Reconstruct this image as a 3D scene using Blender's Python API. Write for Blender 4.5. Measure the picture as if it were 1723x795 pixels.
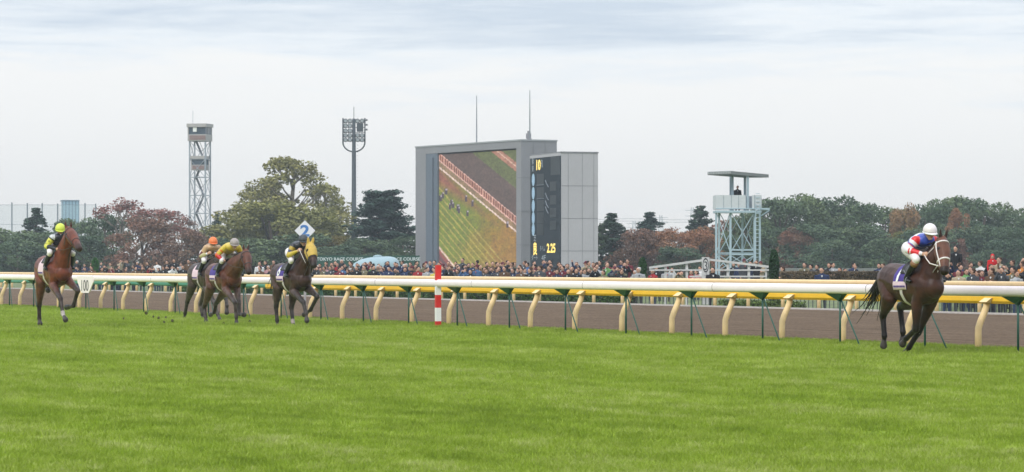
import bpy, bmesh, math, random
import numpy as np
from mathutils import Vector, Matrix
from mathutils.bvhtree import BVHTree

R = math.radians
rng = np.random.default_rng(11)
random.seed(11)
for o in list(bpy.data.objects):
    bpy.data.objects.remove(o)
scene = bpy.context.scene
col = scene.collection

# ------------------------------------------------------------------ camera
F = 5300.0; CX = 861.5; HY = 443.0; CH = 1.58       # focal length in photo pixels, horizon row, camera height
cam = bpy.data.objects.new('camera', bpy.data.cameras.new('camera'))
col.objects.link(cam); scene.camera = cam
cam.location = (0, 0, CH); cam.rotation_euler = (R(90), 0, 0)
cam.data.sensor_width = 36; cam.data.lens = 36 * F / 1723
cam.data.shift_y = (HY - 397.5) / 1723
cam.data.clip_start = 0.5; cam.data.clip_end = 9000
cam.data.dof.use_dof = True; cam.data.dof.focus_distance = 66; cam.data.dof.aperture_fstop = 9

# ------------------------------------------------------------------ world, sun, exposure
world = bpy.data.worlds.new('World'); scene.world = world; world.use_nodes = True
SUN_EL, SUN_AZ = 42, 215          # azimuth measured from +Y clockwise
def build_world():
    nt = world.node_tree; N = nt.nodes; L = nt.links; N.clear()
    out = N.new('ShaderNodeOutputWorld'); bg = N.new('ShaderNodeBackground')
    sky = N.new('ShaderNodeTexSky'); sky.sky_type = 'NISHITA'; sky.sun_disc = False
    sky.sun_elevation = R(SUN_EL); sky.sun_rotation = R(SUN_AZ); sky.dust_density = 3
    tc = N.new('ShaderNodeTexCoord'); sep = N.new('ShaderNodeSeparateXYZ'); L.new(tc.outputs['Generated'], sep.inputs[0])
    # overcast brightness: dome brightens towards the zenith
    grad = N.new('ShaderNodeMapRange'); grad.inputs['From Min'].default_value = 0.0; grad.inputs['From Max'].default_value = 1.0
    grad.inputs['To Min'].default_value = 1.0; grad.inputs['To Max'].default_value = 2.5
    L.new(sep.outputs['Z'], grad.inputs['Value'])
    # cloud tone near the horizon: milky white low down, blue grey streaks higher
    def mapping(sc, loc=(0, 0, 0)):
        m = N.new('ShaderNodeMapping'); m.inputs['Scale'].default_value = sc; m.inputs['Location'].default_value = loc
        L.new(tc.outputs['Generated'], m.inputs[0]); return m
    def noise(m, scale, detail, rough, dist=0):
        n = N.new('ShaderNodeTexNoise'); n.inputs['Scale'].default_value = scale; n.inputs['Detail'].default_value = detail
        n.inputs['Roughness'].default_value = rough; n.inputs['Distortion'].default_value = dist
        L.new(m.outputs[0], n.inputs['Vector']); return n
    n1 = noise(mapping((1.0, 1.0, 8.5), (.35, 0, .12)), 6.0, 6, .58, .35)
    n2 = noise(mapping((1, 1, 11), (2, 0, 1)), 19.0, 5, .6, .4)
    mx = N.new('ShaderNodeMath'); mx.operation = 'MULTIPLY_ADD'; mx.inputs[1].default_value = .42
    L.new(n2.outputs[0], mx.inputs[0]); L.new(n1.outputs[0], mx.inputs[2])
    # how far the streaks reach down
    hgt = N.new('ShaderNodeMapRange'); hgt.inputs['From Min'].default_value = .040; hgt.inputs['From Max'].default_value = .084
    hgt.inputs['To Min'].default_value = -.22; hgt.inputs['To Max'].default_value = .19
    L.new(sep.outputs['Z'], hgt.inputs['Value'])
    ad = N.new('ShaderNodeMath'); ad.operation = 'ADD'; L.new(mx.outputs[0], ad.inputs[0]); L.new(hgt.outputs[0], ad.inputs[1])
    ramp = N.new('ShaderNodeValToRGB'); e = ramp.color_ramp.elements
    e[0].position = .62; e[0].color = (.765, .772, .775, 1)
    e[1].position = .98; e[1].color = (.50, .57, .655, 1)
    m_ = e.new(.79); m_.color = (.68, .725, .77, 1)
    L.new(ad.outputs[0], ramp.inputs[0])
    low = N.new('ShaderNodeMapRange'); low.inputs['From Min'].default_value = 0; low.inputs['From Max'].default_value = .045
    L.new(sep.outputs['Z'], low.inputs['Value'])
    base = N.new('ShaderNodeMixRGB'); base.inputs[1].default_value = (.735, .738, .732, 1)
    L.new(low.outputs[0], base.inputs[0]); L.new(ramp.outputs[0], base.inputs[2])
    mul = N.new('ShaderNodeVectorMath'); mul.operation = 'SCALE'
    L.new(base.outputs[0], mul.inputs[0]); L.new(grad.outputs[0], mul.inputs['Scale'])
    s2 = N.new('ShaderNodeVectorMath'); s2.operation = 'SCALE'; s2.inputs['Scale'].default_value = .08
    L.new(sky.outputs[0], s2.inputs[0])
    fin = N.new('ShaderNodeMixRGB'); fin.inputs[0].default_value = .10
    L.new(mul.outputs[0], fin.inputs[1]); L.new(s2.outputs[0], fin.inputs[2])
    L.new(fin.outputs[0], bg.inputs['Color']); bg.inputs['Strength'].default_value = 1.0
    L.new(bg.outputs[0], out.inputs[0])
build_world()
sun = bpy.data.objects.new('sun', bpy.data.lights.new('sun', 'SUN')); col.objects.link(sun)
sun.data.energy = 1.3; sun.data.angle = R(16); sun.data.color = (1, .965, .91)
sun.rotation_euler = (R(90 - SUN_EL), 0, R(180 - SUN_AZ))
scene.view_settings.view_transform = 'Standard'; scene.view_settings.look = 'None'
scene.view_settings.exposure = 0.3; scene.view_settings.gamma = 1.0
scene.view_settings.use_curve_mapping = False
scene.render.engine = 'CYCLES'
scene.cycles.max_bounces = 6; scene.cycles.volume_bounces = 0; scene.cycles.transparent_max_bounces = 8

# ------------------------------------------------------------------ coordinates
DX, DY = .4245, -.9054            # the running direction (along every rail), towards the camera and to the right
NX, NY = .9054, .4245             # across the course, away from the camera
def rail_xy(t, u): return (DX * t + NX * u, DY * t + NY * u)
def D_at(px, u): k = (px - CX) / F; return u / (NX * k + NY)
def t_at(px, u):
    k = (px - CX) / F; D = D_at(px, u); return k * D * DX + D * DY
def XZ(px, py, D): return ((px - CX) / F * D, CH - (py - HY) / F * D)
def infield_z(u):
    return float(np.interp(u, [55.2, 57.0, 65.2, 68.0], [0, -.33, -.33, 0]))

# ------------------------------------------------------------------ materials
MATS = {}
def new_mat(name):
    m = bpy.data.materials.new(name); m.use_nodes = True
    return m, m.node_tree, m.node_tree.nodes, m.node_tree.links, m.node_tree.nodes['Principled BSDF']
def mat(name, c, rough=.6, metal=0, var=.12, scale=6.0, bump=0.0, spec=.4, coat=0):
    if name in MATS: return MATS[name]
    m, nt, N, L, b = new_mat(name)
    tc = N.new('ShaderNodeTexCoord')
    n = N.new('ShaderNodeTexNoise'); n.inputs['Scale'].default_value = scale; n.inputs['Detail'].default_value = 6
    n.inputs['Roughness'].default_value = .65
    L.new(tc.outputs['Object'], n.inputs['Vector'])
    r = N.new('ShaderNodeValToRGB'); e = r.color_ramp.elements
    e[0].position = .3; e[1].position = .7
    e[0].color = tuple(x * (1 - var) for x in c[:3]) + (1,); e[1].color = tuple(min(1, x * (1 + var)) for x in c[:3]) + (1,)
    L.new(n.outputs[0], r.inputs[0]); L.new(r.outputs[0], b.inputs['Base Color'])
    b.inputs['Roughness'].default_value = rough; b.inputs['Metallic'].default_value = metal
    b.inputs['Specular IOR Level'].default_value = spec
    if coat: b.inputs['Coat Weight'].default_value = coat
    if bump:
        bp = N.new('ShaderNodeBump'); bp.inputs['Strength'].default_value = bump; bp.inputs['Distance'].default_value = .02
        L.new(n.outputs[0], bp.inputs['Height']); L.new(bp.outputs[0], b.inputs['Normal'])
    MATS[name] = m; return m
def mat_attr(name, rough=.6, spec=.3, objcol=False, bump=0, bscale=60, sheen=0, mott=.12, mscale=14):
    """colour from the mesh attribute 'Col'; alpha of it says how much of the object's own colour shows"""
    if name in MATS: return MATS[name]
    m, nt, N, L, b = new_mat(name)
    a = N.new('ShaderNodeAttribute'); a.attribute_name = 'Col'
    src = a.outputs['Color']
    if objcol:
        oi = N.new('ShaderNodeObjectInfo'); mx = N.new('ShaderNodeMixRGB')
        L.new(a.outputs['Alpha'], mx.inputs[0]); L.new(a.outputs['Color'], mx.inputs[1]); L.new(oi.outputs['Color'], mx.inputs[2])
        src = mx.outputs[0]
    tc = N.new('ShaderNodeTexCoord'); n = N.new('ShaderNodeTexNoise'); n.inputs['Scale'].default_value = mscale; n.inputs['Detail'].default_value = 5
    L.new(tc.outputs['Object'], n.inputs['Vector'])
    mr = N.new('ShaderNodeMapRange'); mr.inputs['From Min'].default_value = .3; mr.inputs['From Max'].default_value = .7
    mr.inputs['To Min'].default_value = 1 - mott; mr.inputs['To Max'].default_value = 1 + mott
    L.new(n.outputs[0], mr.inputs['Value'])
    sc = N.new('ShaderNodeVectorMath'); sc.operation = 'SCALE'; L.new(src, sc.inputs[0]); L.new(mr.outputs[0], sc.inputs['Scale'])
    L.new(sc.outputs[0], b.inputs['Base Color'])
    b.inputs['Roughness'].default_value = rough; b.inputs['Specular IOR Level'].default_value = spec
    if sheen: b.inputs['Sheen Weight'].default_value = sheen
    if bump:
        n3 = N.new('ShaderNodeTexNoise'); n3.inputs['Scale'].default_value = bscale; L.new(tc.outputs['Object'], n3.inputs['Vector'])
        bp = N.new('ShaderNodeBump'); bp.inputs['Strength'].default_value = bump; bp.inputs['Distance'].default_value = .01
        L.new(n3.outputs[0], bp.inputs['Height']); L.new(bp.outputs[0], b.inputs['Normal'])
    MATS[name] = m; return m

def turf_colour(N, L, bare=True):
    """mown turf: bands along the course, pale dry streaks, patches"""
    g = N.new('ShaderNodeNewGeometry')
    rot = N.new('ShaderNodeVectorRotate'); rot.rotation_type = 'Z_AXIS'; rot.inputs['Angle'].default_value = -math.atan2(NY, NX)
    L.new(g.outputs['Position'], rot.inputs['Vector'])
    def nz(sc, scale, detail=4, rough=.6):
        m = N.new('ShaderNodeMapping'); m.inputs['Scale'].default_value = sc; L.new(rot.outputs[0], m.inputs[0])
        n = N.new('ShaderNodeTexNoise'); n.inputs['Scale'].default_value = scale; n.inputs['Detail'].default_value = detail
        n.inputs['Roughness'].default_value = rough; L.new(m.outputs[0], n.inputs['Vector']); return n
    a = nz((1, .10, 1), .85, 5); b = nz((1, .5, 1), 1.5, 6, .75); c = nz((1, .8, 1), 7, 4, .8)
    def ma(op, x, y):
        k = N.new('ShaderNodeMath'); k.operation = op
        for i, v in enumerate((x, y)):
            if isinstance(v, (int, float)): k.inputs[i].default_value = v
            else: L.new(v, k.inputs[i])
        return k.outputs[0]
    s = ma('ADD', ma('MULTIPLY', a.outputs[0], .26), ma('ADD', ma('MULTIPLY', b.outputs[0], .34), ma('MULTIPLY', c.outputs[0], .40)))
    r = N.new('ShaderNodeValToRGB'); e = r.color_ramp.elements
    e[0].position = .425; e[0].color = (.175, .250, .020, 1)
    e[1].position = .585; e[1].color = (.400, .435, .150, 1)
    k = e.new(.475); k.color = (.232, .318, .028, 1)
    k = e.new(.53); k.color = (.295, .372, .052, 1)
    L.new(s, r.inputs[0])
    return r.outputs[0], c.outputs[0]
def mat_turf():
    m, nt, N, L, b = new_mat('turf')
    c, h = turf_colour(N, L)
    L.new(c, b.inputs['Base Color']); b.inputs['Roughness'].default_value = .9; b.inputs['Specular IOR Level'].default_value = .1
    bp = N.new('ShaderNodeBump'); bp.inputs['Strength'].default_value = .4; bp.inputs['Distance'].default_value = .05
    L.new(h, bp.inputs['Height']); L.new(bp.outputs[0], b.inputs['Normal'])
    return m
def mat_blade():
    m, nt, N, L, b = new_mat('grass_blade')
    c, h = turf_colour(N, L)
    oi = N.new('ShaderNodeObjectInfo')
    hsv = N.new('ShaderNodeHueSaturation')
    mr = N.new('ShaderNodeMapRange'); mr.inputs['To Min'].default_value = .82; mr.inputs['To Max'].default_value = 1.22
    L.new(oi.outputs['Random'], mr.inputs['Value']); L.new(mr.outputs[0], hsv.inputs['Value']); L.new(c, hsv.inputs['Color'])
    L.new(hsv.outputs[0], b.inputs['Base Color']); b.inputs['Roughness'].default_value = .6
    b.inputs['Specular IOR Level'].default_value = .2
    tr = N.new('ShaderNodeBsdfTranslucent'); L.new(hsv.outputs[0], tr.inputs['Color'])
    mx = N.new('ShaderNodeMixShader'); mx.inputs[0].default_value = .35
    L.new(b.outputs[0], mx.inputs[1]); L.new(tr.outputs[0], mx.inputs[2]); L.new(mx.outputs[0], N['Material Output'].inputs[0])
    return m
def mat_dirt():
    m, nt, N, L, b = new_mat('dirt')
    g = N.new('ShaderNodeNewGeometry')
    rot = N.new('ShaderNodeVectorRotate'); rot.rotation_type = 'Z_AXIS'; rot.inputs['Angle'].default_value = -math.atan2(NY, NX)
    L.new(g.outputs['Position'], rot.inputs['Vector'])
    mp = N.new('ShaderNodeMapping'); mp.inputs['Scale'].default_value = (2.2, .06, 1); L.new(rot.outputs[0], mp.inputs[0])
    n = N.new('ShaderNodeTexNoise'); n.inputs['Scale'].default_value = 3.5; n.inputs['Detail'].default_value = 8; n.inputs['Roughness'].default_value = .75
    L.new(mp.outputs[0], n.inputs['Vector'])
    n2 = N.new('ShaderNodeTexNoise'); n2.inputs['Scale'].default_value = 9; n2.inputs['Detail'].default_value = 5; n2.inputs['Roughness'].default_value = .8
    L.new(g.outputs['Position'], n2.inputs['Vector'])
    md = N.new('ShaderNodeMath'); md.operation = 'ADD'; L.new(n.outputs[0], md.inputs[0]); L.new(n2.outputs[0], md.inputs[1])
    r = N.new('ShaderNodeValToRGB'); e = r.color_ramp.elements
    e[0].position = .80; e[0].color = (.062, .039, .024, 1); e[1].position = .97; e[1].color = (.215, .146, .094, 1)
    mh = N.new('ShaderNodeMath'); mh.operation = 'MULTIPLY'; mh.inputs[1].default_value = .9; L.new(md.outputs[0], mh.inputs[0])
    L.new(mh.outputs[0], r.inputs[0]); L.new(r.outputs[0], b.inputs['Base Color'])
    b.inputs['Roughness'].default_value = .95; b.inputs['Specular IOR Level'].default_value = .1
    bp = N.new('ShaderNodeBump'); bp.inputs['Strength'].default_value = 1.0; bp.inputs['Distance'].default_value = .06
    L.new(md.outputs[0], bp.inputs['Height']); L.new(bp.outputs[0], b.inputs['Normal'])
    return m
def emis(name, c, s=1.0):
    if name in MATS: return MATS[name]
    m, nt, N, L, b = new_mat(name)
    b.inputs['Base Color'].default_value = (0.02, 0.02, 0.02, 1); b.inputs['Emission Color'].default_value = c + (1,)
    b.inputs['Emission Strength'].default_value = s; MATS[name] = m; return m

# ------------------------------------------------------------------ object helpers
def tag(o, label=None, cat=None, group=None, kind=None):
    if label: o['label'] = label
    if cat: o['category'] = cat
    if group: o['group'] = group
    if kind: o['kind'] = kind
    return o
def empty(name, loc=(0, 0, 0), rz=0, label=None, cat=None, group=None):
    o = bpy.data.objects.new(name, None); col.objects.link(o); o.empty_display_size = .3
    o.location = loc; o.rotation_euler = (0, 0, rz); return tag(o, label, cat, group)
def link(name, me, m=None, parent=None, smooth=False, loc=None):
    o = bpy.data.objects.new(name, me); col.objects.link(o)
    if m is not None:
        for k in (m if isinstance(m, (list, tuple)) else [m]): me.materials.append(k)
    if parent: o.parent = parent
    if loc: o.location = loc
    if smooth: me.polygons.foreach_set('use_smooth', [True] * len(me.polygons))
    return o
def pymesh(name, v, f, mi=None):
    me = bpy.data.meshes.new(name); me.from_pydata([tuple(map(float, p)) for p in v], [], f)
    if mi is not None: me.polygons.foreach_set('material_index', mi)
    me.update(); return me
class MB:
    """gathers boxes, tubes and sheets into one mesh"""
    def __init__(s): s.v = []; s.f = []; s.mi = []
    def add(s, v, f, mi=0):
        n = len(s.v); s.v += [tuple(p) for p in v]; s.f += [tuple(i + n for i in q) for q in f]; s.mi += [mi] * len(f)
    def box(s, c, d, M=None, mi=0):
        x, y, z = [k / 2 for k in d]
        v = [Vector((a * x, b * y, e * z)) for a in (-1, 1) for b in (-1, 1) for e in (-1, 1)]
        if M: v = [M @ p for p in v]
        v = [p + Vector(c) for p in v]
        s.add(v, [(0, 1, 3, 2), (4, 6, 7, 5), (0, 4, 5, 1), (2, 3, 7, 6), (0, 2, 6, 4), (1, 5, 7, 3)], mi); return s
    def tube(s, pts, r, n=8, mi=0, cap=True, sy=1.0, up=None):
        pts = [Vector(p) for p in pts]
        if not isinstance(r, (list, tuple)): r = [r] * len(pts)
        vs = []; fs = []
        for i, p in enumerate(pts):
            a = pts[max(i - 1, 0)]; b = pts[min(i + 1, len(pts) - 1)]; t = (b - a).normalized()
            u0 = Vector(up) if up else (Vector((0, 0, 1)) if abs(t.z) < .9 else Vector((1, 0, 0)))
            x = t.cross(u0).normalized(); y = x.cross(t).normalized()
            for k in range(n):
                an = 2 * math.pi * (k + .5) / n
                vs.append(p + x * (math.cos(an) * r[i]) + y * (math.sin(an) * r[i] * sy))
        for i in range(len(pts) - 1):
            for k in range(n):
                k2 = (k + 1) % n; fs.append((i * n + k, i * n + k2, (i + 1) * n + k2, (i + 1) * n + k))
        if cap: fs.append(tuple(range(n - 1, -1, -1))); fs.append(tuple((len(pts) - 1) * n + k for k in range(n)))
        s.add(vs, fs, mi); return s
    def beam(s, a, b, w, h=None, mi=0):
        """square bar from a to b"""
        return s.tube([a, b], w * .7071, 4, mi, True, (h or w) / w)
    def ball(s, c, r, n=10, m=7, sc=(1, 1, 1), mi=0):
        vs = []; fs = []
        for i in range(m + 1):
            th = math.pi * i / m
            for k in range(n):
                ph = 2 * math.pi * k / n
                vs.append((c[0] + r * sc[0] * math.sin(th) * math.cos(ph), c[1] + r * sc[1] * math.sin(th) * math.sin(ph), c[2] + r * sc[2] * math.cos(th)))
        for i in range(m):
            for k in range(n): fs.append((i * n + k, (i + 1) * n + k, (i + 1) * n + (k + 1) % n, i * n + (k + 1) % n))
        s.add(vs, fs, mi); return s
    def build(s, name, m=None, parent=None, smooth=False, bevel=0):
        me = pymesh(name, s.v, s.f, s.mi)
        o = link(name, me, m, parent, smooth)
        if bevel:
            b = o.modifiers.new('bevel', 'BEVEL'); b.width = bevel; b.segments = 2; b.limit_method = 'ANGLE'
        return o
def sheet(name, pts, m, kind='structure', label=None):
    me = pymesh(name, pts, [tuple(range(len(pts)))]); o = link(name, me, m); tag(o, kind=kind, label=label); return o
def dup(root, loc=None, rz=None, **kw):
    c = root.copy(); col.objects.link(c)
    if loc is not None: c.location = loc
    if rz is not None: c.rotation_euler = (0, 0, rz)
    tag(c, **kw)
    for ch in root.children:
        k = ch.copy(); col.objects.link(k); k.parent = c
        for g in ch.children:
            q = g.copy(); col.objects.link(q); q.parent = k
    return c
def text_data(s, size=1.0, bold=0.0):
    cu = bpy.data.curves.new('writing', 'FONT'); cu.body = s; cu.size = size; cu.align_x = 'CENTER'; cu.align_y = 'CENTER'
    cu.offset = bold; cu.resolution_u = 3
    o = bpy.data.objects.new('writing', cu); col.objects.link(o)
    dg = bpy.context.evaluated_depsgraph_get(); me = bpy.data.meshes.new_from_object(o.evaluated_get(dg))
    bpy.data.objects.remove(o); return me
def text_on(s, M, m, parent, size=1.0, bold=0, name='lettering', sx=1.0, fit=None):
    """flat lettering: matrix M has text x, text y, outward normal"""
    me = text_data(s, size, bold)
    vs = [v.co for v in me.vertices]
    if fit:
        x0 = min(v.x for v in vs); x1 = max(v.x for v in vs); y0 = min(v.y for v in vs); y1 = max(v.y for v in vs)
        for v in me.vertices: v.co = Vector(((v.co.x - (x0 + x1) / 2) * fit[0] / (x1 - x0), (v.co.y - (y0 + y1) / 2) * fit[1] / (y1 - y0), 0))
    me.transform(M); me.materials.clear()
    o = link(name, me, m, parent); return o

# ------------------------------------------------------------------ ground
M_TURF = mat_turf(); M_BLADE = mat_blade(); M_DIRT = mat_dirt()
us = [-900, 0, 31.4, 55.2, 56, 57, 65.2, 66.5, 68, 120, 400, 3500]; ts = [-4500, -1500, -600, -300, -150, -60, 0, 150, 1500]
gv = [rail_xy(t, u) + (infield_z(u),) for u in us for t in ts]
gf = [(i * len(ts) + j, (i + 1) * len(ts) + j, (i + 1) * len(ts) + j + 1, i * len(ts) + j + 1) for i in range(len(us) - 1) for j in range(len(ts) - 1)]
cut = 3 * (len(ts) - 1)
tag(link('ground', pymesh('ground', gv, gf), [M_TURF, mat('infield_grass', (.125, .150, .060), .9, var=.35, scale=.6, bump=.3)]), kind='structure')
bpy.data.objects['ground'].data.polygons.foreach_set('material_index', [1 if i >= cut - (len(ts) - 1) else 0 for i in range(len(gf))])
def strip(name, u0, u1, z, m, t0=-700, t1=150, wav=0):
    v = []; n = 400 if wav else 1
    for i in range(n + 1):
        t = t0 + (t1 - t0) * i / n
        w = wav * (math.sin(t * 1.7) + .6 * math.sin(t * 4.1 + 1) + .5 * math.sin(t * 9.3)) if wav else 0
        v.append(rail_xy(t, u0 + w) + (z,)); v.append(rail_xy(t, u1) + (z,))
    f = [(2 * i, 2 * i + 1, 2 * i + 3, 2 * i + 2) for i in range(n)]
    o = link(name, pymesh(name, v, f), m); tag(o, kind='structure'); return o
strip('dirt_track', 31.75, 54.25, .006, M_DIRT, wav=.05)
kb = MB(); a = rail_xy(-700, 54.33); b = rail_xy(150, 54.33)
kb.beam(a + (.0,), b + (.0,), .16, .12).build('track_edge', mat('pale_concrete', (.5, .46, .42), .85)); tag(bpy.data.objects['track_edge'], kind='structure')

# ------------------------------------------------------------------ grass blades (stuff)
def grass():
    protos = []
    gcol = bpy.data.collections.new('tufts')
    for q in range(4):
        v = []; f = []; r = np.random.default_rng(q)
        for i in range(80):
            x, y = r.normal(0, .13, 2); h = r.uniform(.030, .075); a = r.uniform(0, math.pi); w = r.uniform(.003, .0055)
            lx, ly = r.normal(0, .02, 2); n = len(v); c, s_ = math.cos(a) * w, math.sin(a) * w
            v += [(x - c, y - s_, 0), (x + c, y + s_, 0), (x + c * .7 + lx * .4, y + s_ * .7 + ly * .4, h * .6), (x - c * .7 + lx * .4, y - s_ * .7 + ly * .4, h * .6), (x + lx * 1.3, y + ly * 1.3, h)]
            f += [(n, n + 1, n + 2, n + 3), (n + 3, n + 2, n + 4)]
        me = pymesh('tuft', v, f); me.materials.append(M_BLADE)
        o = bpy.data.objects.new('tuft', me); gcol.objects.link(o)
    pts = []; sc = []
    r = np.random.default_rng(5)
    bands = [(20, 26, 42), (26, 34, 32), (34, 46, 22), (46, 64, 14), (64, 90, 8), (90, 135, 4)]
    for (d0, d1, dens) in bands:
        hw = .172; area = hw * (d1 * d1 - d0 * d0); n = int(area * dens)
        D = np.sqrt(r.uniform(d0 * d0, d1 * d1, n)); X = r.uniform(-hw, hw, n) * D
        U = X * NX + D * NY; k = U < 31.62
        pts += list(zip(X[k], D[k])); sc += list(np.clip(D[k] / 38, .8, 2.3) ** .6 * r.uniform(.75, 1.25, k.sum()))
    # denser, longer fringe under the rails
    n = 9000; t = r.uniform(-170, -18, n); u = r.uniform(30.7, 31.7, n)
    pts += [rail_xy(a, b) for a, b in zip(t, u)]; sc += list(r.uniform(1.0, 1.9, n))
    # the verge beyond the dirt
    n = 5000; t = r.uniform(-190, -60, n); u = r.uniform(54.6, 56.5, n)
    V = [(p[0], p[1], 0) for p in pts]
    me = bpy.data.meshes.new('grass'); me.vertices.add(len(V)); me.vertices.foreach_set('co', np.array(V, dtype=np.float32).ravel())
    at = me.attributes.new('sc', 'FLOAT', 'POINT'); at.data.foreach_set('value', np.array(sc, dtype=np.float32))
    at = me.attributes.new('rz', 'FLOAT', 'POINT'); at.data.foreach_set('value', r.uniform(0, 6.28, len(V)).astype(np.float32))
    o = link('grass', me); tag(o, kind='stuff', label='short bright green mown turf grass in front of the white rail', cat='grass')
    ng = bpy.data.node_groups.new('scatter', 'GeometryNodeTree')
    ng.interface.new_socket('Geometry', in_out='INPUT', socket_type='NodeSocketGeometry')
    ng.interface.new_socket('Geometry', in_out='OUTPUT', socket_type='NodeSocketGeometry')
    N = ng.nodes; L = ng.links
    gi = N.new('NodeGroupInput'); go = N.new('NodeGroupOutput'); ip = N.new('GeometryNodeInstanceOnPoints')
    ci = N.new('GeometryNodeCollectionInfo'); ci.inputs['Collection'].default_value = gcol
    ci.inputs['Separate Children'].default_value = True; ci.inputs['Reset Children'].default_value = True
    L.new(gi.outputs[0], ip.inputs['Points']); L.new(ci.outputs[0], ip.inputs['Instance']); ip.inputs['Pick Instance'].default_value = True
    a1 = N.new('GeometryNodeInputNamedAttribute'); a1.data_type = 'FLOAT'; a1.inputs['Name'].default_value = 'sc'; L.new(a1.outputs[0], ip.inputs['Scale'])
    a2 = N.new('GeometryNodeInputNamedAttribute'); a2.data_type = 'FLOAT'; a2.inputs['Name'].default_value = 'rz'
    cx = N.new('ShaderNodeCombineXYZ'); L.new(a2.outputs[0], cx.inputs['Z']); L.new(cx.outputs[0], ip.inputs['Rotation'])
    L.new(ip.outputs[0], go.inputs[0])
    mod = o.modifiers.new('scatter', 'NODES'); mod.node_group = ng
grass()

# ------------------------------------------------------------------ rails
M_WHITE = mat('white_paint', (.88, .77, .77), .28, var=.05, scale=2)
M_WHITE2 = mat('white_paint_clean', (.80, .79, .77), .5, var=.04, scale=2)
M_GREEN = mat('green_steel', (.012, .075, .05), .45, var=.2)
M_CREAM = mat('cream_paint', (.84, .60, .31), .45, var=.07, scale=3)
M_YEL = mat('yellow_paint', (.88, .50, .02), .35, var=.07, scale=2)
M_PGREEN = mat('pale_green_paint', (.05, .24, .15), .45, var=.1, scale=2)
M_DARK = mat('dark_joint', (.12, .11, .10), .7)
def profile_bar(mb, t0, t1, u, z, prof, mi=0, step=12.0):
    """extrude a closed (du,dz) profile along the rail direction"""
    n = max(1, int((t1 - t0) / step)); k = len(prof); v = []; f = []
    for i in range(n + 1):
        t = t0 + (t1 - t0) * i / n
        for du, dz in prof: v.append(rail_xy(t, u + du) + (z + dz,))
    for i in range(n):
        for j in range(k): f.append((i * k + j, i * k + (j + 1) % k, (i + 1) * k + (j + 1) % k, (i + 1) * k + j))
    f.append(tuple(range(k))); f.append(tuple(n * k + j for j in range(k - 1, -1, -1)))
    mb.add(v, f, mi)
def superoval(a, b, n=20, p=2.6):
    return [(a * math.copysign(abs(math.cos(q)) ** (2 / p), math.cos(q)), b * math.copysign(abs(math.sin(q)) ** (2 / p), math.sin(q))) for q in [2 * math.pi * (i + .5) / n for i in range(n)]]
def grime(m, amt, lo=.62):
    nt = m.node_tree; N = nt.nodes; L = nt.links; b = N['Principled BSDF']; src = b.inputs['Base Color'].links[0].from_socket
    tc = N.new('ShaderNodeNewGeometry'); n = N.new('ShaderNodeTexNoise'); n.inputs['Scale'].default_value = 9; n.inputs['Detail'].default_value = 8; n.inputs['Roughness'].default_value = .8
    mp = N.new('ShaderNodeMapping'); mp.inputs['Scale'].default_value = (1, 1, 1.8); L.new(tc.outputs['Position'], mp.inputs[0]); L.new(mp.outputs[0], n.inputs['Vector'])
    r = N.new('ShaderNodeMapRange'); r.inputs['From Min'].default_value = lo; r.inputs['From Max'].default_value = lo + .10; r.inputs['To Max'].default_value = amt; L.new(n.outputs[0], r.inputs['Value'])
    mx = N.new('ShaderNodeMixRGB'); mx.inputs[2].default_value = (.13, .10, .07, 1); L.new(r.outputs[0], mx.inputs[0]); L.new(src, mx.inputs[1]); L.new(mx.outputs[0], b.inputs['Base Color'])
for m_, a_, l_ in ((M_WHITE, .6, .62), (M_CREAM, .5, .60), (M_YEL, .4, .62)): grime(m_, a_, l_)
UA, UB, UC = 30.8, 31.35, 54.6
# near white rail
ra = empty('running_rail', rail_xy(t_at(861, UA), UA) + (0,), 0, 'long white tubular rail on thin green posts nearest the horses', 'rail')
RA0 = Vector(ra.location)
def put(mb, root): mb.v = [tuple(Vector(p) - Vector(root.location)) for p in mb.v]; return mb
tA0, tA1 = t_at(-260, UA), t_at(1990, UA)
mb = MB(); profile_bar(mb, tA0, tA1, UA - .10, 1.093, superoval(.085, .093)); put(mb, ra).build('beam', M_WHITE, ra, True)
tp = t_at(1713, UA); dtA = (tp - t_at(540, UA)) / 11
post_m = None; i0 = int((tA0 - tp) / dtA)
for i in range(i0, 8):
    t = tp + i * dtA
    if t > tA1: break
    def P(dt, du, z): return Vector(rail_xy(t + dt, UA + du) + (z,)) - RA0
    MB().tube([P(0, 0, -.05), P(0, 0, .93)], .021, 8).build('post', M_GREEN, ra, True)
    MB().tube([P(0.03, 0, .9), P(1.12, -.22, -.02)], .014, 6).build('brace', M_GREEN, ra, True)
    b = MB()
    for s_ in (-1, 1):
        b.add([P(0, -.03, .86), P(0, .03, .86), P(.30 * s_, -.14, 1.003), P(.30 * s_, -.02, 1.003), P(0, -.14, 1.003), P(0, -.02, 1.003)],
              [(0, 1, 3, 2), (0, 2, 4), (1, 5, 3), (2, 3, 5, 4), (0, 4, 5, 1)])
    b.build('bracket', M_GREEN, ra)
    if i % 2 == 0: seam = MB(); profile_bar(seam, t + 1.2, t + 1.215, UA - .10, 1.093, superoval(.0865, .0945)); put(seam, ra).build('joint', M_DARK, ra)
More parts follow.
